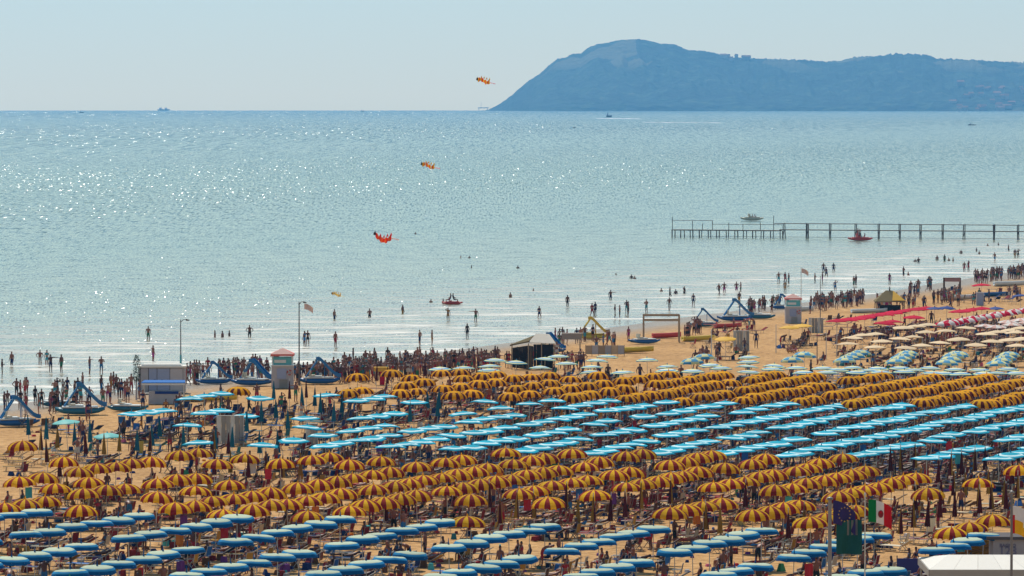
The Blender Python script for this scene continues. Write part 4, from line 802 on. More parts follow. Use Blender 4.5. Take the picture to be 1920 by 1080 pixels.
tower(1487, 606, .95, 'smaller far lifeguard tower with red roof between the pedalos')
def cloth(name, w, h, nx, nz, mats, pick, parent, o0, amp=.10, droop=.0, ph=0, rz=0):
    mb = MB(); g = []
    for i in range(nx+1):
        t = i/nx; g.append([(t*w, amp*math.sin(t*7+ph+j*.35)*min(1, t*3), -j*h/nz-droop*t*t*w) for j in range(nz+1)])
    for i in range(nx):
        for j in range(nz): mb.slab([g[i][j], g[i+1][j], g[i+1][j+1], g[i][j+1]], (0, .012, 0), pick(i, j))
    o = link(name, mb.mesh(name, mats), parent, o0, rz); return o
def mast(x, y, h, label, flagm=None, arm=0, col='pole', r=.05, name='flag_mast', cat='mast', low=None):
    o = ob(x, y, name, label, cat); mb = MB(); mb.tube((0, 0, -.3), (0, 0, h), r, r*.6, 8); part('pole', mb, M_[col], o)
    if low: mb = MB(); mb.tube((0, 0, 0), (0, 0, h*.45), r*1.5, n=8); part('pole_sleeve', mb, low, o)
    if arm: mb = MB(); mb.tube((0, 0, h-.25), (arm*.4, 0, h), .03, n=5); mb.tube((arm*.4, 0, h), (arm, 0, h+.02), .03, n=5); mb.box((arm, 0, h-.06), (.3, .12, .1)); part('arm', mb, M_[col], o)
    if flagm: cloth('flag', .75, .5, 6, 3, [flagm], lambda i, j: 0, o, (.45 if arm else .06, 0, h-.15), .08, .5)
    return o
fl = mat('flag_faded', (.75, .58, .50), .8, .08, trans=.3)
mast(561, 722, 7.2, 'tall thin bathing mast with a small pale flag by the near tower', fl, .5, 'dpole', .07)
mast(339, 720, 5.6, 'lamp post with a short curved arm beside the white cabin', None, .6, 'dpole', .06, 'lamp_post', 'lamp post', M2['turq'])
mast(1502, 598, 5.8, 'far bathing mast with pale flag near the far tower', fl, 0, 'pole', .05)
mast(1538, 602, 5.0, 'bare dark mast standing right of the far bathing mast', None, 0, 'dpole', .05)
mast(1532, 678, 3.1, 'bare dark post in the open sand behind the banded block', None, 0, 'dpole', .05, 'post', 'post')
mast(1549, 674, 2.8, 'bare grey post in open sand, second of the short row', None, 0, 'pole', .05, 'post', 'post')
mast(1569, 670, 2.8, 'bare pale post in open sand near the beige umbrellas', None, 0, 'pole', .05, 'post', 'post')
mast(1455, 662, 2.8, 'bare pale post in open sand below the plain yellow pair', None, 0, 'pole', .05, 'post', 'post')
mast(1334, 668, 2.6, 'bare pale post left of the single plain yellow umbrella', None, 0, 'pole', .07, 'post', 'post')
# leafy post by the cabin
c = ob(256, 750, 'potted_tree', 'dark green leafy column on a bare trunk left of the cabin', 'tree')
mb = MB(); mb.tube((0, 0, 0), (0, 0, 1.9), .09, .06, 7); part('trunk', mb, M2['panel'], c)
mb = MB()
for _ in range(500):
    z = random.uniform(1.5, 3.7); r = .34*math.sin(PI*min(1, (z-1.35)/2.5))**.6+.05; a = random.uniform(0, 6.28); q = Vector((r*math.cos(a)*random.uniform(.3, 1), r*math.sin(a)*random.uniform(.3, 1), z)); d = Vector((random.gauss(0, 1), random.gauss(0, 1), random.gauss(.3, 1))).normalized()*.13; e = d.cross(Vector((random.gauss(0, 1), random.gauss(0, 1), 1))).normalized()*.05
    mb.poly([q-e, q+d*.5-e*.4, q+d, q+d*.5+e])
part('foliage', mb, M2['leaf'], c)
# timber frames
def frame(x, y, w, h, d, label, m, bars=1, nm='timber_frame'):
    o = ob(x, y, nm, label, 'frame')
    for sx in (-w/2, w/2):
        for sy in (-d/2, d/2): mb = MB(); mb.box((sx, sy, h/2), (.13, .13, h)); part('post', mb, m, o)
    for sy in (-d/2, d/2):
        for k in range(bars): mb = MB(); mb.box((0, sy, h-.08-k*.5), (w-.13, .10, .14)); part('beam', mb, m, o)
    for sx in (-w/2, w/2): mb = MB(); mb.box((sx, 0, h-.24), (.08, d-.14, .12)); part('side_beam', mb, m, o)
    return o
frame(1240, 642, 3.6, 2.85, 2.2, 'pale open timber frame over small boats near the water', M_['wood'], 2)
f = frame(1785, 562, 1.7*1.15, 2.7, 1.2, 'narrow dark timber gate frame at the far right waterside', M_['dwood'], 1)
mb = MB(); mb.box((0, -.68, 2.45), (1.9, .05, .42)); part('board', mb, mat('board_rose', (.30, .16, .14), .7, .1), f)
# dark beach bar with pale tent roof
c = ob(1003, 692, 'beach_bar_tent', 'dark draped beach bar tent with cream peaked roof at the crowded waterline', 'tent')
mb = MB(); mb.slab([(-.6, -1.1, 2.45), (1.9, -1.1, 2.35), (1.3, .2, 3.15), (.1, .2, 3.2)], (0, 0, .05)); mb.slab([(-.6, 1.4, 2.45), (.1, .2, 3.2), (1.3, .2, 3.15), (1.9, 1.4, 2.35)], (0, 0, .05)); part('roof', mb, M2['tarp'], c)
mb = MB()
for k in range(16):
    xx = -2.1+k*.125; mb.box((xx, -1.0+.05*(k % 2), 1.1), (.12, .08, 2.2-abs(k-12)*.035)); 
part('side_curtain', mb, M2['dark'], c)
mb = MB(); mb.slab([(-2.3, -1.1, 2.15), (-.55, -1.1, 2.5), (-.1, .3, 2.95), (-1.7, .9, 2.3)], (0, 0, .12)); part('thatched_roof', mb, M2['thatch'], c)
mb = MB(); mb.box((.9, -.9, 1.2), (1.5, .06, 2.2)); mb.box((.0, -.86, 1.2), (.22, .06, 2.2)); part('back_curtain', mb, M2['dark'], c)
for xx in (-2.1, -.6, .6, 1.75): mb = MB(); mb.tube((xx, -1.05, 0), (xx, -1.05, 2.4), .05, n=6); part('post', mb, M_['wood'], c)
# long counter / crates
c = ob(1072, 660, 'bar_counter', 'small open bar stand with dull cream front right of the dark tent', 'stand')
mb = MB(); mb.box((0, 0, 1.55), (1.9, 1.2, .6)); part('canopy_box', mb, mat('stand_brown', (.28, .22, .18), .8, .15), c)
for xx in (-.8, .8): mb = MB(); mb.box((xx, -.5, .62), (.12, .12, 1.25)); part('post', mb, M_['wood'], c)
c = ob(1135, 668, 'low_windbreak', 'low pale windbreak wall on the sand beside the yellow dinghy', 'windbreak')
for i in range(6): mb = MB(); mb.box((-1.6+i*.62, .02*(i % 2), .62), (.58, .06, .85)); part('panel', mb, M2['panel'] if i % 2 else M_['wood'], c)
for i in range(7): mb = MB(); mb.tube((-1.9+i*.62, .06, 0), (-1.9+i*.62, .06, 1.1), .03, n=5); part('post', mb, M_['wood'], c)
# straw pyramid hut
c = ob(1668, 586, 'straw_hut', 'straw and yellow pyramid roofed hut by the far waterline', 'hut')
mb = MB(); mb.v = [(-1.75, -1.5, 1.35), (1.75, -1.5, 1.35), (1.75, 1.5, 1.35), (-1.75, 1.5, 1.35), (-.45, 0, 2.55), (.3, 0, 2.55), (-1.75, -1.5, 1.25), (1.75, -1.5, 1.25), (1.75, 1.5, 1.25), (-1.75, 1.5, 1.25)]
mb.f = [(0, 1, 5, 4), (1, 2, 5), (2, 3, 4, 5), (3, 0, 4), (6, 7, 1, 0), (7, 8, 2, 1), (8, 9, 3, 2), (9, 6, 0, 3)]; mb.m = [0, 1, 0, 0, 0, 1, 0, 0]; part('roof', mb, [M2['thatch'], M_['sun']], c)
mb = MB(); mb.slab([(.2, -1.45, 1.42), (1.7, -1.45, 1.42), (.4, -.15, 2.5)], (0, -.06, .03)); part('yellow_tarpaulin', mb, M_['sun'], c)
for sx in (-1.6, 1.6):
    for sy in (-1.35, 1.35): mb = MB(); mb.tube((sx, sy, 0), (sx, sy, 1.3), .05, n=6); part('post', mb, M_['wood'], c)
mb = MB(); mb.tube((0, 0, 2.5), (0, 0, 3.0), .09, .04, 6); part('finial', mb, M_['dwood'], c)
mb = MB(); mb.box((0, -.9, .45), (2.4, .5, .9)); part('counter', mb, M2['dark'], c)
c = ob(1842, 573, 'white_locker', 'grey white locker box beside the lone far red umbrella', 'locker'); mb = MB(); mb.box((-.3, 0, .8), (.85, .7, 1.6)); part('cabinet', mb, M2['panel'], c); mb = MB(); mb.box((-.3, -.36, .8), (.7, .03, 1.35)); part('door', mb, M2['bpanel'], c)
def rack(x, y, label, col='grey', n=6, w=1.9, h=2.2):
    o = ob(x, y, 'cloth_cabin', label, 'changing cabin')
    for sx in (-w/2, w/2): mb = MB(); mb.tube((sx, 0, 0), (sx, 0, h), .03, n=5); part('post', mb, M_['pole'], o)
    mb = MB(); mb.tube((-w/2, 0, h-.04), (w/2, 0, h-.04), .025, n=5); part('rail', mb, M_['pole'], o)
    for i in range(n):
        mb = MB(); xx = -w/2+w*(i+.5)/n; ww = w/n*.92
        for k in range(4): mb.slab([(xx-ww/2, -.04-.03*math.sin(i+k), h-.05-k*.5), (xx+ww/2, .05, h-.05-k*.5), (xx+ww/2, .05, h-.05-(k+1)*.5), (xx-ww/2, -.04-.03*math.sin(i+k+1), h-.05-(k+1)*.5)], (0, .02, 0))
        part('drape', mb, M2[col] if i % 3 else M_['pole'], o)
    return o
rack(432, 836, 'grey striped cloth changing cabin among the cyan umbrellas'); rack(1390, 662, 'grey green draped changing cabin near the single yellow umbrella', 'grey', 5, 1.5)
rack(1530, 624, 'pale grey wind curtain left end of the red umbrellas', 'grey', 5, 1.5, 1.6); rack(585, 838, 'short grey cloth screen behind the near yellow block', 'grey', 3, .8, 1.7)
def bin_(x, y, col, label): o = ob(x, y, 'litter_bin', label, 'bin'); mb = MB(); mb.lathe([(.24, 0), (.27, .3), (.28, .85), (.26, .9)], 12); part('drum', mb, mat('bin_'+label[:6].strip(), col, .5, .08), o); mb = MB(); mb.lathe([(.29, .91), (.29, .97), (.1, 1.02)], 12); part('lid', mb, M2['dark'], o)
bin_(541, 802, (.55, .38, .03), 'yellow litter bin between cyan umbrellas left of centre'); bin_(262, 850, (.45, .34, .05), 'mustard litter bin behind the near yellow block, far left'); bin_(1389, 985, (.62, .48, .16), 'pale yellow drum bin behind the near blue umbrellas'); bin_(1745, 1000, (.7, .6, .4), 'white drum bin with orange tub on the open sand')
o = ob(715, 722, 'beach_table', 'yellow covered stand with bright red front among orange umbrellas', 'stand'); mb = MB(); mb.box((0, 0, 1.5), (1.3, 1.0, .12)); mb.lathe([(.66, 1.2), (.66, 1.44)], 12); part('top', mb, M_['sun'], o); mb = MB(); mb.box((.08, -.4, .62), (.42, .1, 1.2)); part('front_panel', mb, M_['red'], o)
for sx in (-.5, .55): mb = MB(); mb.tube((sx, 0, 0), (sx, 0, 1.5), .03, n=5); part('leg', mb, M_['pole'], o)

# ------------------------------------------------------------------ pier
pa = P(1262, 443.5, SEA); pb = P(1925, 449, SEA); pdx = (pb-pa); L0 = math.hypot(pdx.x, pdx.y); pang = math.atan2(pdx.y, pdx.x)
o = thing('pier', 'thin steel pier on slender posts running out over the sea', 'pier', (pa.x, pa.y, SEA), pang)
W_ = 2.2
def along(px_, ): return (px_-1262)/(1925-1262)*L0
LP = along(1466)
mb = MB(); mb.box((LP/2, 0, 1.20), (LP, W_, .16)); part('platform_deck', mb, M2['plank'], o)
mb = MB(); mb.box((LP+(L0+14-LP)/2, 0, 1.38), (L0+14-LP, 1.2, .15)); part('walkway_deck', mb, M2['plank'], o)
import itertools
for k in range(13):
    for sy in (-.9, .9): mb = MB(); jx = random.gauss(0, .12); mb.tube((.1+k*LP/12+jx, sy, -1.5), (.1+k*LP/12+jx*.4, sy, 1.12), random.uniform(.07, .11), n=6); part('piling', mb, M2['rust'], o)
for x_, h_ in ((1262.5, 3.6), (1301, 2.9), (1320, 2.4), (1339, 3.0), (1370, 2.6), (1397, 2.3), (1430, 2.7), (1455, 3.9)): mb = MB(); mb.tube((along(x_)+.1, -1.0, 1.2), (along(x_)+.1, -1.0, h_), .06, n=5); part('railing_post', mb, M2['rust'], o)
for x0_, x1_, z_ in ((1262, 1339, 2.95), (1339, 1472, 2.3)): mb = MB(); mb.tube((along(x0_), -1.0, z_), (along(x1_), -1.0, z_), .04, n=4); part('rail', mb, M2['rust'], o)
for i, x_ in enumerate((1473, 1517, 1560, 1608, 1651, 1690, 1729, 1770, 1810, 1865, 1909, 1950)):
    xx = along(x_); r = .13 if i in (1, 9) else .09
    for sy in (-.55, .55): mb = MB(); mb.tube((xx+random.gauss(0, .08), sy, -1.5), (xx, sy, 2.52+random.uniform(-.04, .1)), r, n=6); part('piling', mb, M2['rust'], o)
    mb = MB(); mb.tube((xx, -.5, .5), (xx, .5, 1.5), .05, n=4); part('brace', mb, M2['rust'], o)
for sy in (-.55, .55): mb = MB(); mb.tube((LP-1, sy, 2.50), (L0+14, sy, 2.48), .05, n=4); part('rail', mb, M2['rust'], o)
mb = MB(); mb.tube((0, -.95, .12), (L0+14, -.6, .12), .03, n=4); part('lower_cable', mb, M2['rust'], o)

# ------------------------------------------------------------------ ships, platform, far town
def ship(x, y, Lp, Hp, label, nm='ship', cat='ship', blocks=2, col='white'):
    p = P(x, y, SEA); s_ = math.hypot(p.x, p.y)/FPX; L_, H_ = Lp*s_, Hp*s_; o = thing(nm, label, cat, (p.x, p.y, p.z), .1)
    mb = MB(); pts = [(-L_/2, H_*.38), (-L_*.46, 0), (L_*.40, 0), (L_/2, H_*.42)]; mb.slab([(a, -L_*.09, b_) for a, b_ in pts], (0, L_*.18, 0)); part('hull', mb, mat('ship_hull', (.05, .06, .08), .5, .1), o)
    for i in range(blocks): mb = MB(); mb.box((-L_*.25+i*L_*.42/max(1, blocks-1), 0, H_*.40+H_*.25), (L_*.20, L_*.13, H_*.5), top=.9); part('superstructure', mb, M2[col], o)
    mb = MB(); mb.tube((-L_*.2, 0, H_*.6), (-L_*.2, 0, H_*1.1), L_*.01, n=5); part('mast', mb, M2['rust'], o)
ship(307, 207.3, 24, 6, 'wide low ship on the horizon at left'); ship(153, 212, 9, 5, 'tiny dark vessel near the left horizon', 'fishing_boat', 'boat', 1); ship(680, 209, 6, 4, 'faint tiny boat on the horizon left of the headland', 'fishing_boat', 'boat', 1)
ship(1142, 220, 11, 9, 'dark motor boat with white wake below the headland', 'motor_boat', 'boat', 1, 'bpanel'); ship(1823, 235, 16, 4, 'small dark boat on the water near right edge', 'motor_boat', 'boat', 1); ship(1077, 240, 5, 4, 'tiny dark boat left of the motor boat', 'motor_boat', 'boat', 1)
fo = mat('foam_white', (.8, .8, .78), .8, .05)
def wake(x0_, x1_, y, th, label):
    a = P(x0_, y, SEA); b_ = P(x1_, y+1, SEA); mb = MB(); n = 24; top = []; bot = []
    for k in range(n+1):
        t = k/n; q = a.lerp(b_, t); w_ = th*(a.y/FPX)*(25/a.y and a.y/25)*(.35+.65*abs(noise.noise(Vector((k*.8, x0_, 0))))*2)*.5; top.append((q.x, q.y+w_, q.z+.12)); bot.append((q.x, q.y-w_, q.z+.12))
    mb.v = top+bot; mb.f = [(n+1+k, n+2+k, k+1, k) for k in range(n)]; mb.m = [0]*n
    tag(link('boat_wake', mb.mesh('boat_wake', fo)), label, kind='stuff')
wake(1118, 1200, 222.0, 1.1, 'white wake trailing the motor boat'); wake(1205, 1352, 229.5, .7, 'faint long wake streak below the headland')
p = P(906, 207.2, SEA); s_ = p.y/FPX; o = thing('offshore_platform', 'faint lattice platform on the horizon beside the headland', 'platform', tuple(p))
for sx in (-8, 8): mb = MB(); mb.tube((sx*s_, 0, -2), (sx*s_, 0, 5*s_), .5*s_, n=5); part('leg', mb, M2['rust'], o)
mb = MB(); mb.box((0, 0, 5*s_), (20*s_, 10, 1.5*s_)); part('deck', mb, M2['rust'], o)
mb = MB(); mb.tube((-4*s_, 0, 5*s_), (-4*s_, 0, 17*s_), .35*s_, .15*s_, n=5); part('derrick', mb, M2['rust'], o)
hm = mat('far_house', (.62, .56, .48), .8, .2); rf = mat('far_roof', (.35, .18, .12), .8, .2)
hw = MB(); hw.box((0, 0, .5), (1, 1, 1)); hwm = hw.mesh('wall', hm); hr = MB(); hr.v = [(-.55, -.55, 1), (.55, -.55, 1), (.55, .55, 1), (-.55, .55, 1), (-.5, 0, 1.4), (.5, 0, 1.4)]; hr.f = [(0, 1, 5, 4), (2, 3, 4, 5), (1, 2, 5), (3, 0, 4), (3, 2, 1, 0)]; hr.m = [0]*5; hrm = hr.mesh('roof', rf)
houses = []
for i in range(58):
    x = random.uniform(1775, 1990); D = random.uniform(DF+40, DF+480) if i % 3 else DF+random.uniform(-4, 30)
    if i % 9 == 8: x = random.uniform(1350, 1405); D = DR-random.uniform(10, 60)
    q = Q(x, 200, D); z = head_pt(x, D); w_ = random.uniform(9, 20)
    o = thing('far_house', 'pale distant house on the headland slope, one of the hazy town', 'house', (q.x, D, z-2), random.uniform(-.3, .3), 'houses of the town on the headland'); o.scale = (w_, w_*.8, random.uniform(7, 12)); link('wall', hwm, o); link('roof', hrm, o); houses.append(o)

for i, o in enumerate(sorted(houses, key=lambda q: q.location.x/q.location.y)): o['label'] = f"pale hazy house, {ordw(i+1)} from left among the distant headland houses"

# ------------------------------------------------------------------ kites
def kite(x, y, D, sc, cols, label, up=0):
    sc *= 1.2; q = Q(x, y, D); o = thing('kite', label, 'kite', tuple(q), 0, 'orange kites flying over the beach', sc=sc); n = 9; L_ = 1.05; mb = MB()
    tp = []; bt = []
    for k in range(n+1):
        t = k/n; xx = (t-.5)*L_; zz = (-.32*math.sin(PI*t*.95)-.12*t) if not up else (.10*math.sin(PI*2*t)-.16*t); w_ = .16+.07*math.sin(k*2.4)
        tp.append((xx, .08*math.sin(k), zz+w_)); bt.append((xx, -.06, zz-w_))
    for k in range(n): mb.slab([tp[k], tp[k+1], bt[k+1], bt[k]], (0, .02, 0), k % len(cols))
    part('sail', mb, [mat('kite_'+c, KC[c], .6, .05, trans=.7) for c in cols], o)
    mb = MB()
    for k in range(2, n, 2): mb.slab([tp[k], (tp[k][0]+.10, .15, tp[k][2]+.22), (tp[k][0]+.16, .05, tp[k][2]+.02)], (0, .015, 0))
    part('fins', mb, mat('kite_'+cols[0], KC[cols[0]], .6, .05, trans=.7), o)
    mb = MB(); mb.box((-.5*L_-.05, 0, .06), (.16, .10, .16)); mb.slab([(-.62, 0, .12), (-.55, 0, .30), (-.5, 0, .12)], (0, .02, 0)); part('head', mb, mat('kite_dark', (.08, .03, .03), .7, .05), o)
    mb = MB()
    for k in range(4): xx = L_/2+k*.13; mb.slab([(xx, 0, -.2-.03*k), (xx+.10, 0, -.22-.03*k), (xx+.05, 0, -.31-.03*k)], (0, .015, 0))
    part('tail', mb, mat('kite_'+cols[-1], KC[cols[-1]], .6, .05, trans=.7), o)
KC = dict(orange=(.98, .30, .04), red=(.95, .10, .03), yellow=(.98, .68, .08), cream=(.9, .8, .5))
kite(907, 150, 400, .72, ['yellow', 'orange', 'yellow', 'red'], 'small yellow and orange kite highest in the sky by the headland', 1)
kite(803, 309, 400, .72, ['yellow', 'orange', 'cream', 'red'], 'yellow kite with streaming tail over the open sea', 1)
kite(719, 440, 400, .95, ['red', 'orange', 'red', 'orange'], 'red and orange sagging kite low over the water')
kite(631, 551, 400, .5, ['yellow', 'cream'], 'smallest pale yellow kite just above the shallows', 1)

# ------------------------------------------------------------------ foreground: tent, notice wall, flags
DT = 262.
a = Q(1743, 1068, DT); b_ = Q(2060, 1068, DT)
o = thing('white_marquee', 'large white marquee roof in the bottom right corner', 'marquee', (0, 0, 0))
z0 = a.z; r0 = Q(1778, 1040, DT+2).z
mb = MB(); Lx = a.x; Rx = b_.x; dp = 7.0
zr = Q(1778, 1040, DT+dp/2).z; rxl = Q(1779, 1040, DT+dp/2).x
v = [(Lx, DT, z0), (Rx, DT, z0), (Rx, DT+dp, z0), (Lx, DT+dp, z0), (rxl, DT+dp/2, zr), (Rx-2, DT+dp/2, zr)]
NS = 7
for k in range(NS):
    t0, t1 = k/NS, (k+1)/NS; e = .0015
    A = Vector(v[0]).lerp(Vector(v[1]), t0+e/2); B = Vector(v[0]).lerp(Vector(v[1]), t1-e/2); Cc = Vector(v[4]).lerp(Vector(v[5]), t1-e/2); Dd = Vector(v[4]).lerp(Vector(v[5]), t0+e/2)
    pm = MB(); pm.slab([A, B, Cc, Dd], (0, 0, -.03)); part('roof_panel', pm, M2['roofw'], o)
pm = MB(); pm.poly([v[3], v[0], v[4]]); pm.poly([v[2], v[3], v[4], v[5]]); pm.poly([v[1], v[2], v[5]]); part('roof_side', pm, M2['roofw'], o)
pm = MB(); pm.box(((Lx+Rx)/2, DT-.03, z0-.19), (Rx-Lx, .04, .36)); pm.box((Lx-.03, DT+dp/2, z0-.19), (.04, dp, .36)); part('valance', pm, mat('marquee_valance', (.50, .46, .40), .8, .08, trans=.2), o)
for k in range(4):
    pm = MB(); xx = Lx+.1+(Rx-Lx-.2)*k/3; pm.tube((xx, DT+.1, 0), (xx, DT+.1, z0-.03), .05, n=6); part('post', pm, M_['pole'], o)
for k in range(4):
    pm = MB(); xx = Lx+.1+(Rx-Lx-.2)*k/3; pm.tube((xx, DT+dp-.1, 0), (xx, DT+dp-.1, z0-.03), .05, n=6); part('post', pm, M_['pole'], o)
# grey wall with the bathing-station number
q = Q(1862, 1043, 276.); w0 = q.x; x1 = Q(2050, 1043, 276.).x; zt = Q(1862, 1012, 276.).z
o = thing('notice_wall', 'grey wall of a changing block lettered with its bathing station number 128', 'building', (0, 0, 0))
pm = MB(); pm.box(((w0+x1)/2, 277.2, zt/2), (x1-w0, 2.4, zt)); part('wall', pm, M2['panel'], o)
pm = MB(); pm.box(((w0+x1)/2-.1, 277.2, zt+.10), (x1-w0+.5, 2.9, .14)); part('roof_slab', pm, mat('roof_dark', (.12, .10, .10), .8, .1), o)
def text(s_, size, loc, m, parent, nm='lettering'):
    cu = bpy.data.curves.new('t', 'FONT'); cu.body = s_; cu.size = size; cu.extrude = .01; cu.offset = .012; cu.resolution_u = 2; cu.align_x = 'CENTER'
    t = bpy.data.objects.new('t', cu); COL.objects.link(t); me = bpy.data.meshes.new_from_object(t.evaluated_get(bpy.context.evaluated_depsgraph_get())); bpy.data.objects.remove(t)
    me.materials.clear(); me.materials.append(m); return link(nm, me, parent, loc, rx=PI/2)
ink = mat('faded_ink', (.20, .18, .24), .8, .1)
text('128', .62, (Q(1890, 1040, 275.9).x, 275.98, Q(1890, 1040.5, 275.9).z), ink, o); text('BAGNO', .24, (Q(1890, 1026, 275.9).x, 275.98, Q(1890, 1026, 275.9).z), ink, o)
o = ob(1836, 1072, 'cane_pile', 'heap of golden straw matting left of the grey number wall', 'straw pile')
pm = MB(); 
for _ in range(420):
    t = random.random()**.8; r = 1.8*(1-t)*.8+.2; cx_ = random.uniform(-1, 1)*r*1.5; pm.tube((cx_-.4, random.uniform(-.5, .5)*r, .1+t*1.35), (cx_+.45, random.uniform(-.5, .5)*r, .12+t*1.45+random.uniform(-.05, .2)), .035, n=4)
part('reeds', pm, mat('golden_reed', (.62, .30, .04), .8, .35, scale=9), o)
o = ob(1722, 1085, 'banner_fence', 'dark violet blue banner fence behind the marquee corner', 'fence'); pm = MB(); pm.box((0, 0, .6), (2.2, .05, .9)); part('banner', pm, mat('banner_violet', (.06, .06, .22), .7, .12), o)
for sx in (-1.1, 0, 1.1): pm = MB(); pm.tube((sx, .05, 0), (sx, .05, 1.2), .03, n=5); part('post', pm, M_['dpole'], o)
# flag poles
DPF = 238.
def fpole_(x, ytop, r, label, m):
    q = Q(x, ytop, DPF); o = thing('flagpole', label, 'flagpole', (q.x, DPF, 0)); pm = MB(); pm.tube((0, 0, 0), (0, 0, q.z), r, r*.75, 10); part('pole', pm, m, o); pm = MB(); pm.lathe([(r*.8, q.z), (r*1.5, q.z+.05), (r*1.2, q.z+.12), (.01, q.z+.16)], 8); part('cap', pm, m, o); return o, q.z
gm = mat('galvanised', (.22, .20, .19), .5, .15)
fa, za = fpole_(1556, 938, .105, 'stout grey flagpole carrying the purple starred flag', gm); fb, zb = fpole_(1622, 930, .035, 'thin pale flagpole carrying the green, white and red flag', M_['pole']); fc, zc = fpole_(1897, 926, .07, 'grey flagpole carrying the white and yellow flag', gm)
def flag(label, x, y, wpx, hpx, cols, pick, nx=12, nz=6, amp=.07, droop=.25, ph=0):
    q = Q(x, y, DPF); k = DPF/FPX; o = thing('flag', label, 'flag', (q.x, DPF-.08, q.z)); cloth('cloth', wpx*k, hpx*k, nx, nz, cols, pick, o, (0, 0, 0), amp, droop, ph); return o, k
G_ = mat('flag_green', (.01, .22, .05), .75, .06, trans=.3); W2 = mat('flag_white', (.72, .68, .66), .75, .05, trans=.3); R2 = mat('flag_red', (.58, .01, .015), .75, .06, trans=.3); Y2 = mat('flag_yellow', (.78, .46, .01), .75, .06, trans=.3); PU = mat('flag_purple', (.045, .03, .13), .8, .1, trans=.15); TG = mat('flag_teal', (.02, .11, .10), .8, .15, trans=.15); GS = mat('flag_grey_stripe', (.20, .20, .20), .8, .1, trans=.15)
ft, k = flag('green, white and red tricolour flag with dark emblem in its centre', 1628, 936, 44, 42, [G_, W2, R2], lambda i, j: 0 if i < 4 else (1 if i < 8 else 2), ph=.6, droop=.36)
pm = MB()
ex, ez = 23*k, -27*k
pts = [(ex+5.2*k*math.cos(2*PI*i/10), -.13, ez+7*k*math.sin(2*PI*i/10)*(1 if i < 6 else 1.1)) for i in range(10)]; pm.slab(pts, (0, .02, 0), 0); pm.slab([(ex-2*k, -.15, ez+1*k), (ex+2*k, -.15, ez+1*k), (ex+2*k, -.15, ez+5*k), (ex-2*k, -.15, ez+5*k)], (0, .018, 0), 1); part('emblem', pm, [mat('emblem_maroon', (.22, .02, .02), .8, .1), R2], ft)
fe_, k = flag('dark purple flag scattered with small yellow stars, hanging limp', 1562, 938, 42, 44, [PU], lambda i, j: 0, amp=.12, droop=.55, ph=1.0)
for i in range(12):
    a_ = 2*PI*i/12; cx_, cz_ = 21*k+11*k*math.cos(a_), -26*k+13*k*math.sin(a_); pm = MB(); pm.slab([(cx_+(1.9 if q_ % 2 == 0 else .8)*k*math.sin(PI*q_/5), -.16, cz_+(1.9 if q_ % 2 == 0 else .8)*k*math.cos(PI*q_/5)) for q_ in range(10)], (0, .015, 0)); part('star', pm, mat('star_gold', (.5, .30, .08), .8, .1), fe_)
fg_, k = flag('dark teal green flag with grey streaks drooping beneath the starred flag', 1568, 975, 48, 64, [TG, GS], lambda i, j: 1 if (j < 4 and i in (5, 7, 9)) else 0, 12, 9, .12, .0, 2.0)
fw_, k = flag('white and yellow flag with red hoist at the right edge', 1899, 948, 46, 52, [W2, Y2, R2], lambda i, j: 2 if (i == 0 and j >= 2) else (0 if j < 2+i*.25 else 1), ph=.3, droop=.75)

# ------------------------------------------------------------------ people labels
RG = {'water': 'in the water', 'left': 'at the left waterline', 'slide': 'behind left slide pedalos', 'tower': 'beside the near lifeguard tower', 'mid': 'in the waterline crowd', 'hut': 'by the dark bar tent', 'bar': 'right of the bar tent', 'dinghy': 'near the yellow slide pedalo',
      'pedal': 'by the right hand pedalo row', 'east': 'beyond the far tower', 'far': 'at far right waterline', 'strawhut': 'around the straw hut', 'open': 'behind the banded umbrellas', 'cyan': 'among scattered cyan umbrellas', 'boat': 'aboard a pedal boat'}
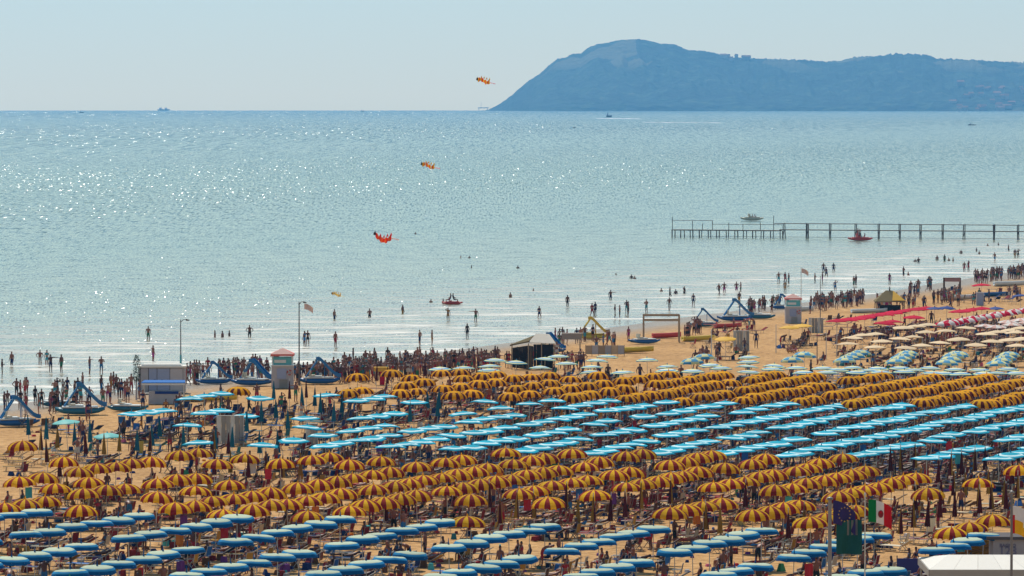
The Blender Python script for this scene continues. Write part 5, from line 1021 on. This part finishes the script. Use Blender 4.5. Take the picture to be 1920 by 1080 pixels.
# beyond the first 300 people (all bathers kept, then the nearest) the crowd is one mass
PEOPLE.sort(key=lambda q: (q[3] not in ('water', 'boat', 'left'), q[0].location.y))
CR = MB(); cm = []
def mi(m):
    if m not in cm: cm.append(m)
    return cm.index(m)
bpy.context.view_layer.update()
for o, desc, sw, wh, g_ in PEOPLE[300:]:
    bm_ = [mi(s_.material) for s_ in o.material_slots]; i0 = len(CR.v); CR.v += [tuple(o.matrix_world @ v.co) for v in o.data.vertices]
    for p in o.data.polygons: CR.f.append(tuple(i0+k for k in p.vertices)); CR.m.append(bm_[p.material_index])
    bpy.data.objects.remove(o)
PEOPLE = PEOPLE[:300]
if CR.v: tag(link('distant_crowd', CR.mesh('distant_crowd', cm, True)), 'dense far crowd of bathers along the right hand waterline', kind='stuff')
SWS = {'standing with hands on hips': 'hands on hips', 'standing with one arm stretched out': 'arm stretched out', 'standing with a hand raised to the face': 'hand to face', 'standing with folded arms': 'arms folded'}
gr = {}
for o, desc, sw, wh, g_ in PEOPLE: gr.setdefault((desc, sw, wh), []).append((o, g_))
for (desc, sw, wh), lst in gr.items():
    lst.sort(key=lambda q: q[0].location.x/q[0].location.y)
    for i, (o, g_) in enumerate(lst):
        d_ = 'person '+SWS.get(desc, desc)
        if len(lst) > 1: lab = f"{d_}, {sw}, {ordw(i+1)} such from left {RG[wh]}"
        else: lab = f"{d_} in {sw} {RG[wh]}"
        tag(o, lab, 'person', g_)
HAZE_COL = (.18, .54, .96, 1); HAZE_DEN = 7.0e-5
# ------------------------------------------------------------------ haze
m_hz = bpy.data.materials.new('haze_air'); m_hz.use_nodes = True; n = m_hz.node_tree; n.nodes.clear()
pv = n.nodes.new('ShaderNodeVolumePrincipled'); ou = n.nodes.new('ShaderNodeOutputMaterial'); n.links.new(pv.outputs[0], ou.inputs['Volume'])
pv.inputs['Color'].default_value = HAZE_COL; pv.inputs['Density'].default_value = HAZE_DEN; pv.inputs['Anisotropy'].default_value = 0.55
mb = MB(); mb.box((0, 0, 170), (38400, 38400, 410), 0)
hz = link('haze', mb.mesh('haze', m_hz)); tag(hz, 'pale sea haze', kind='stuff')
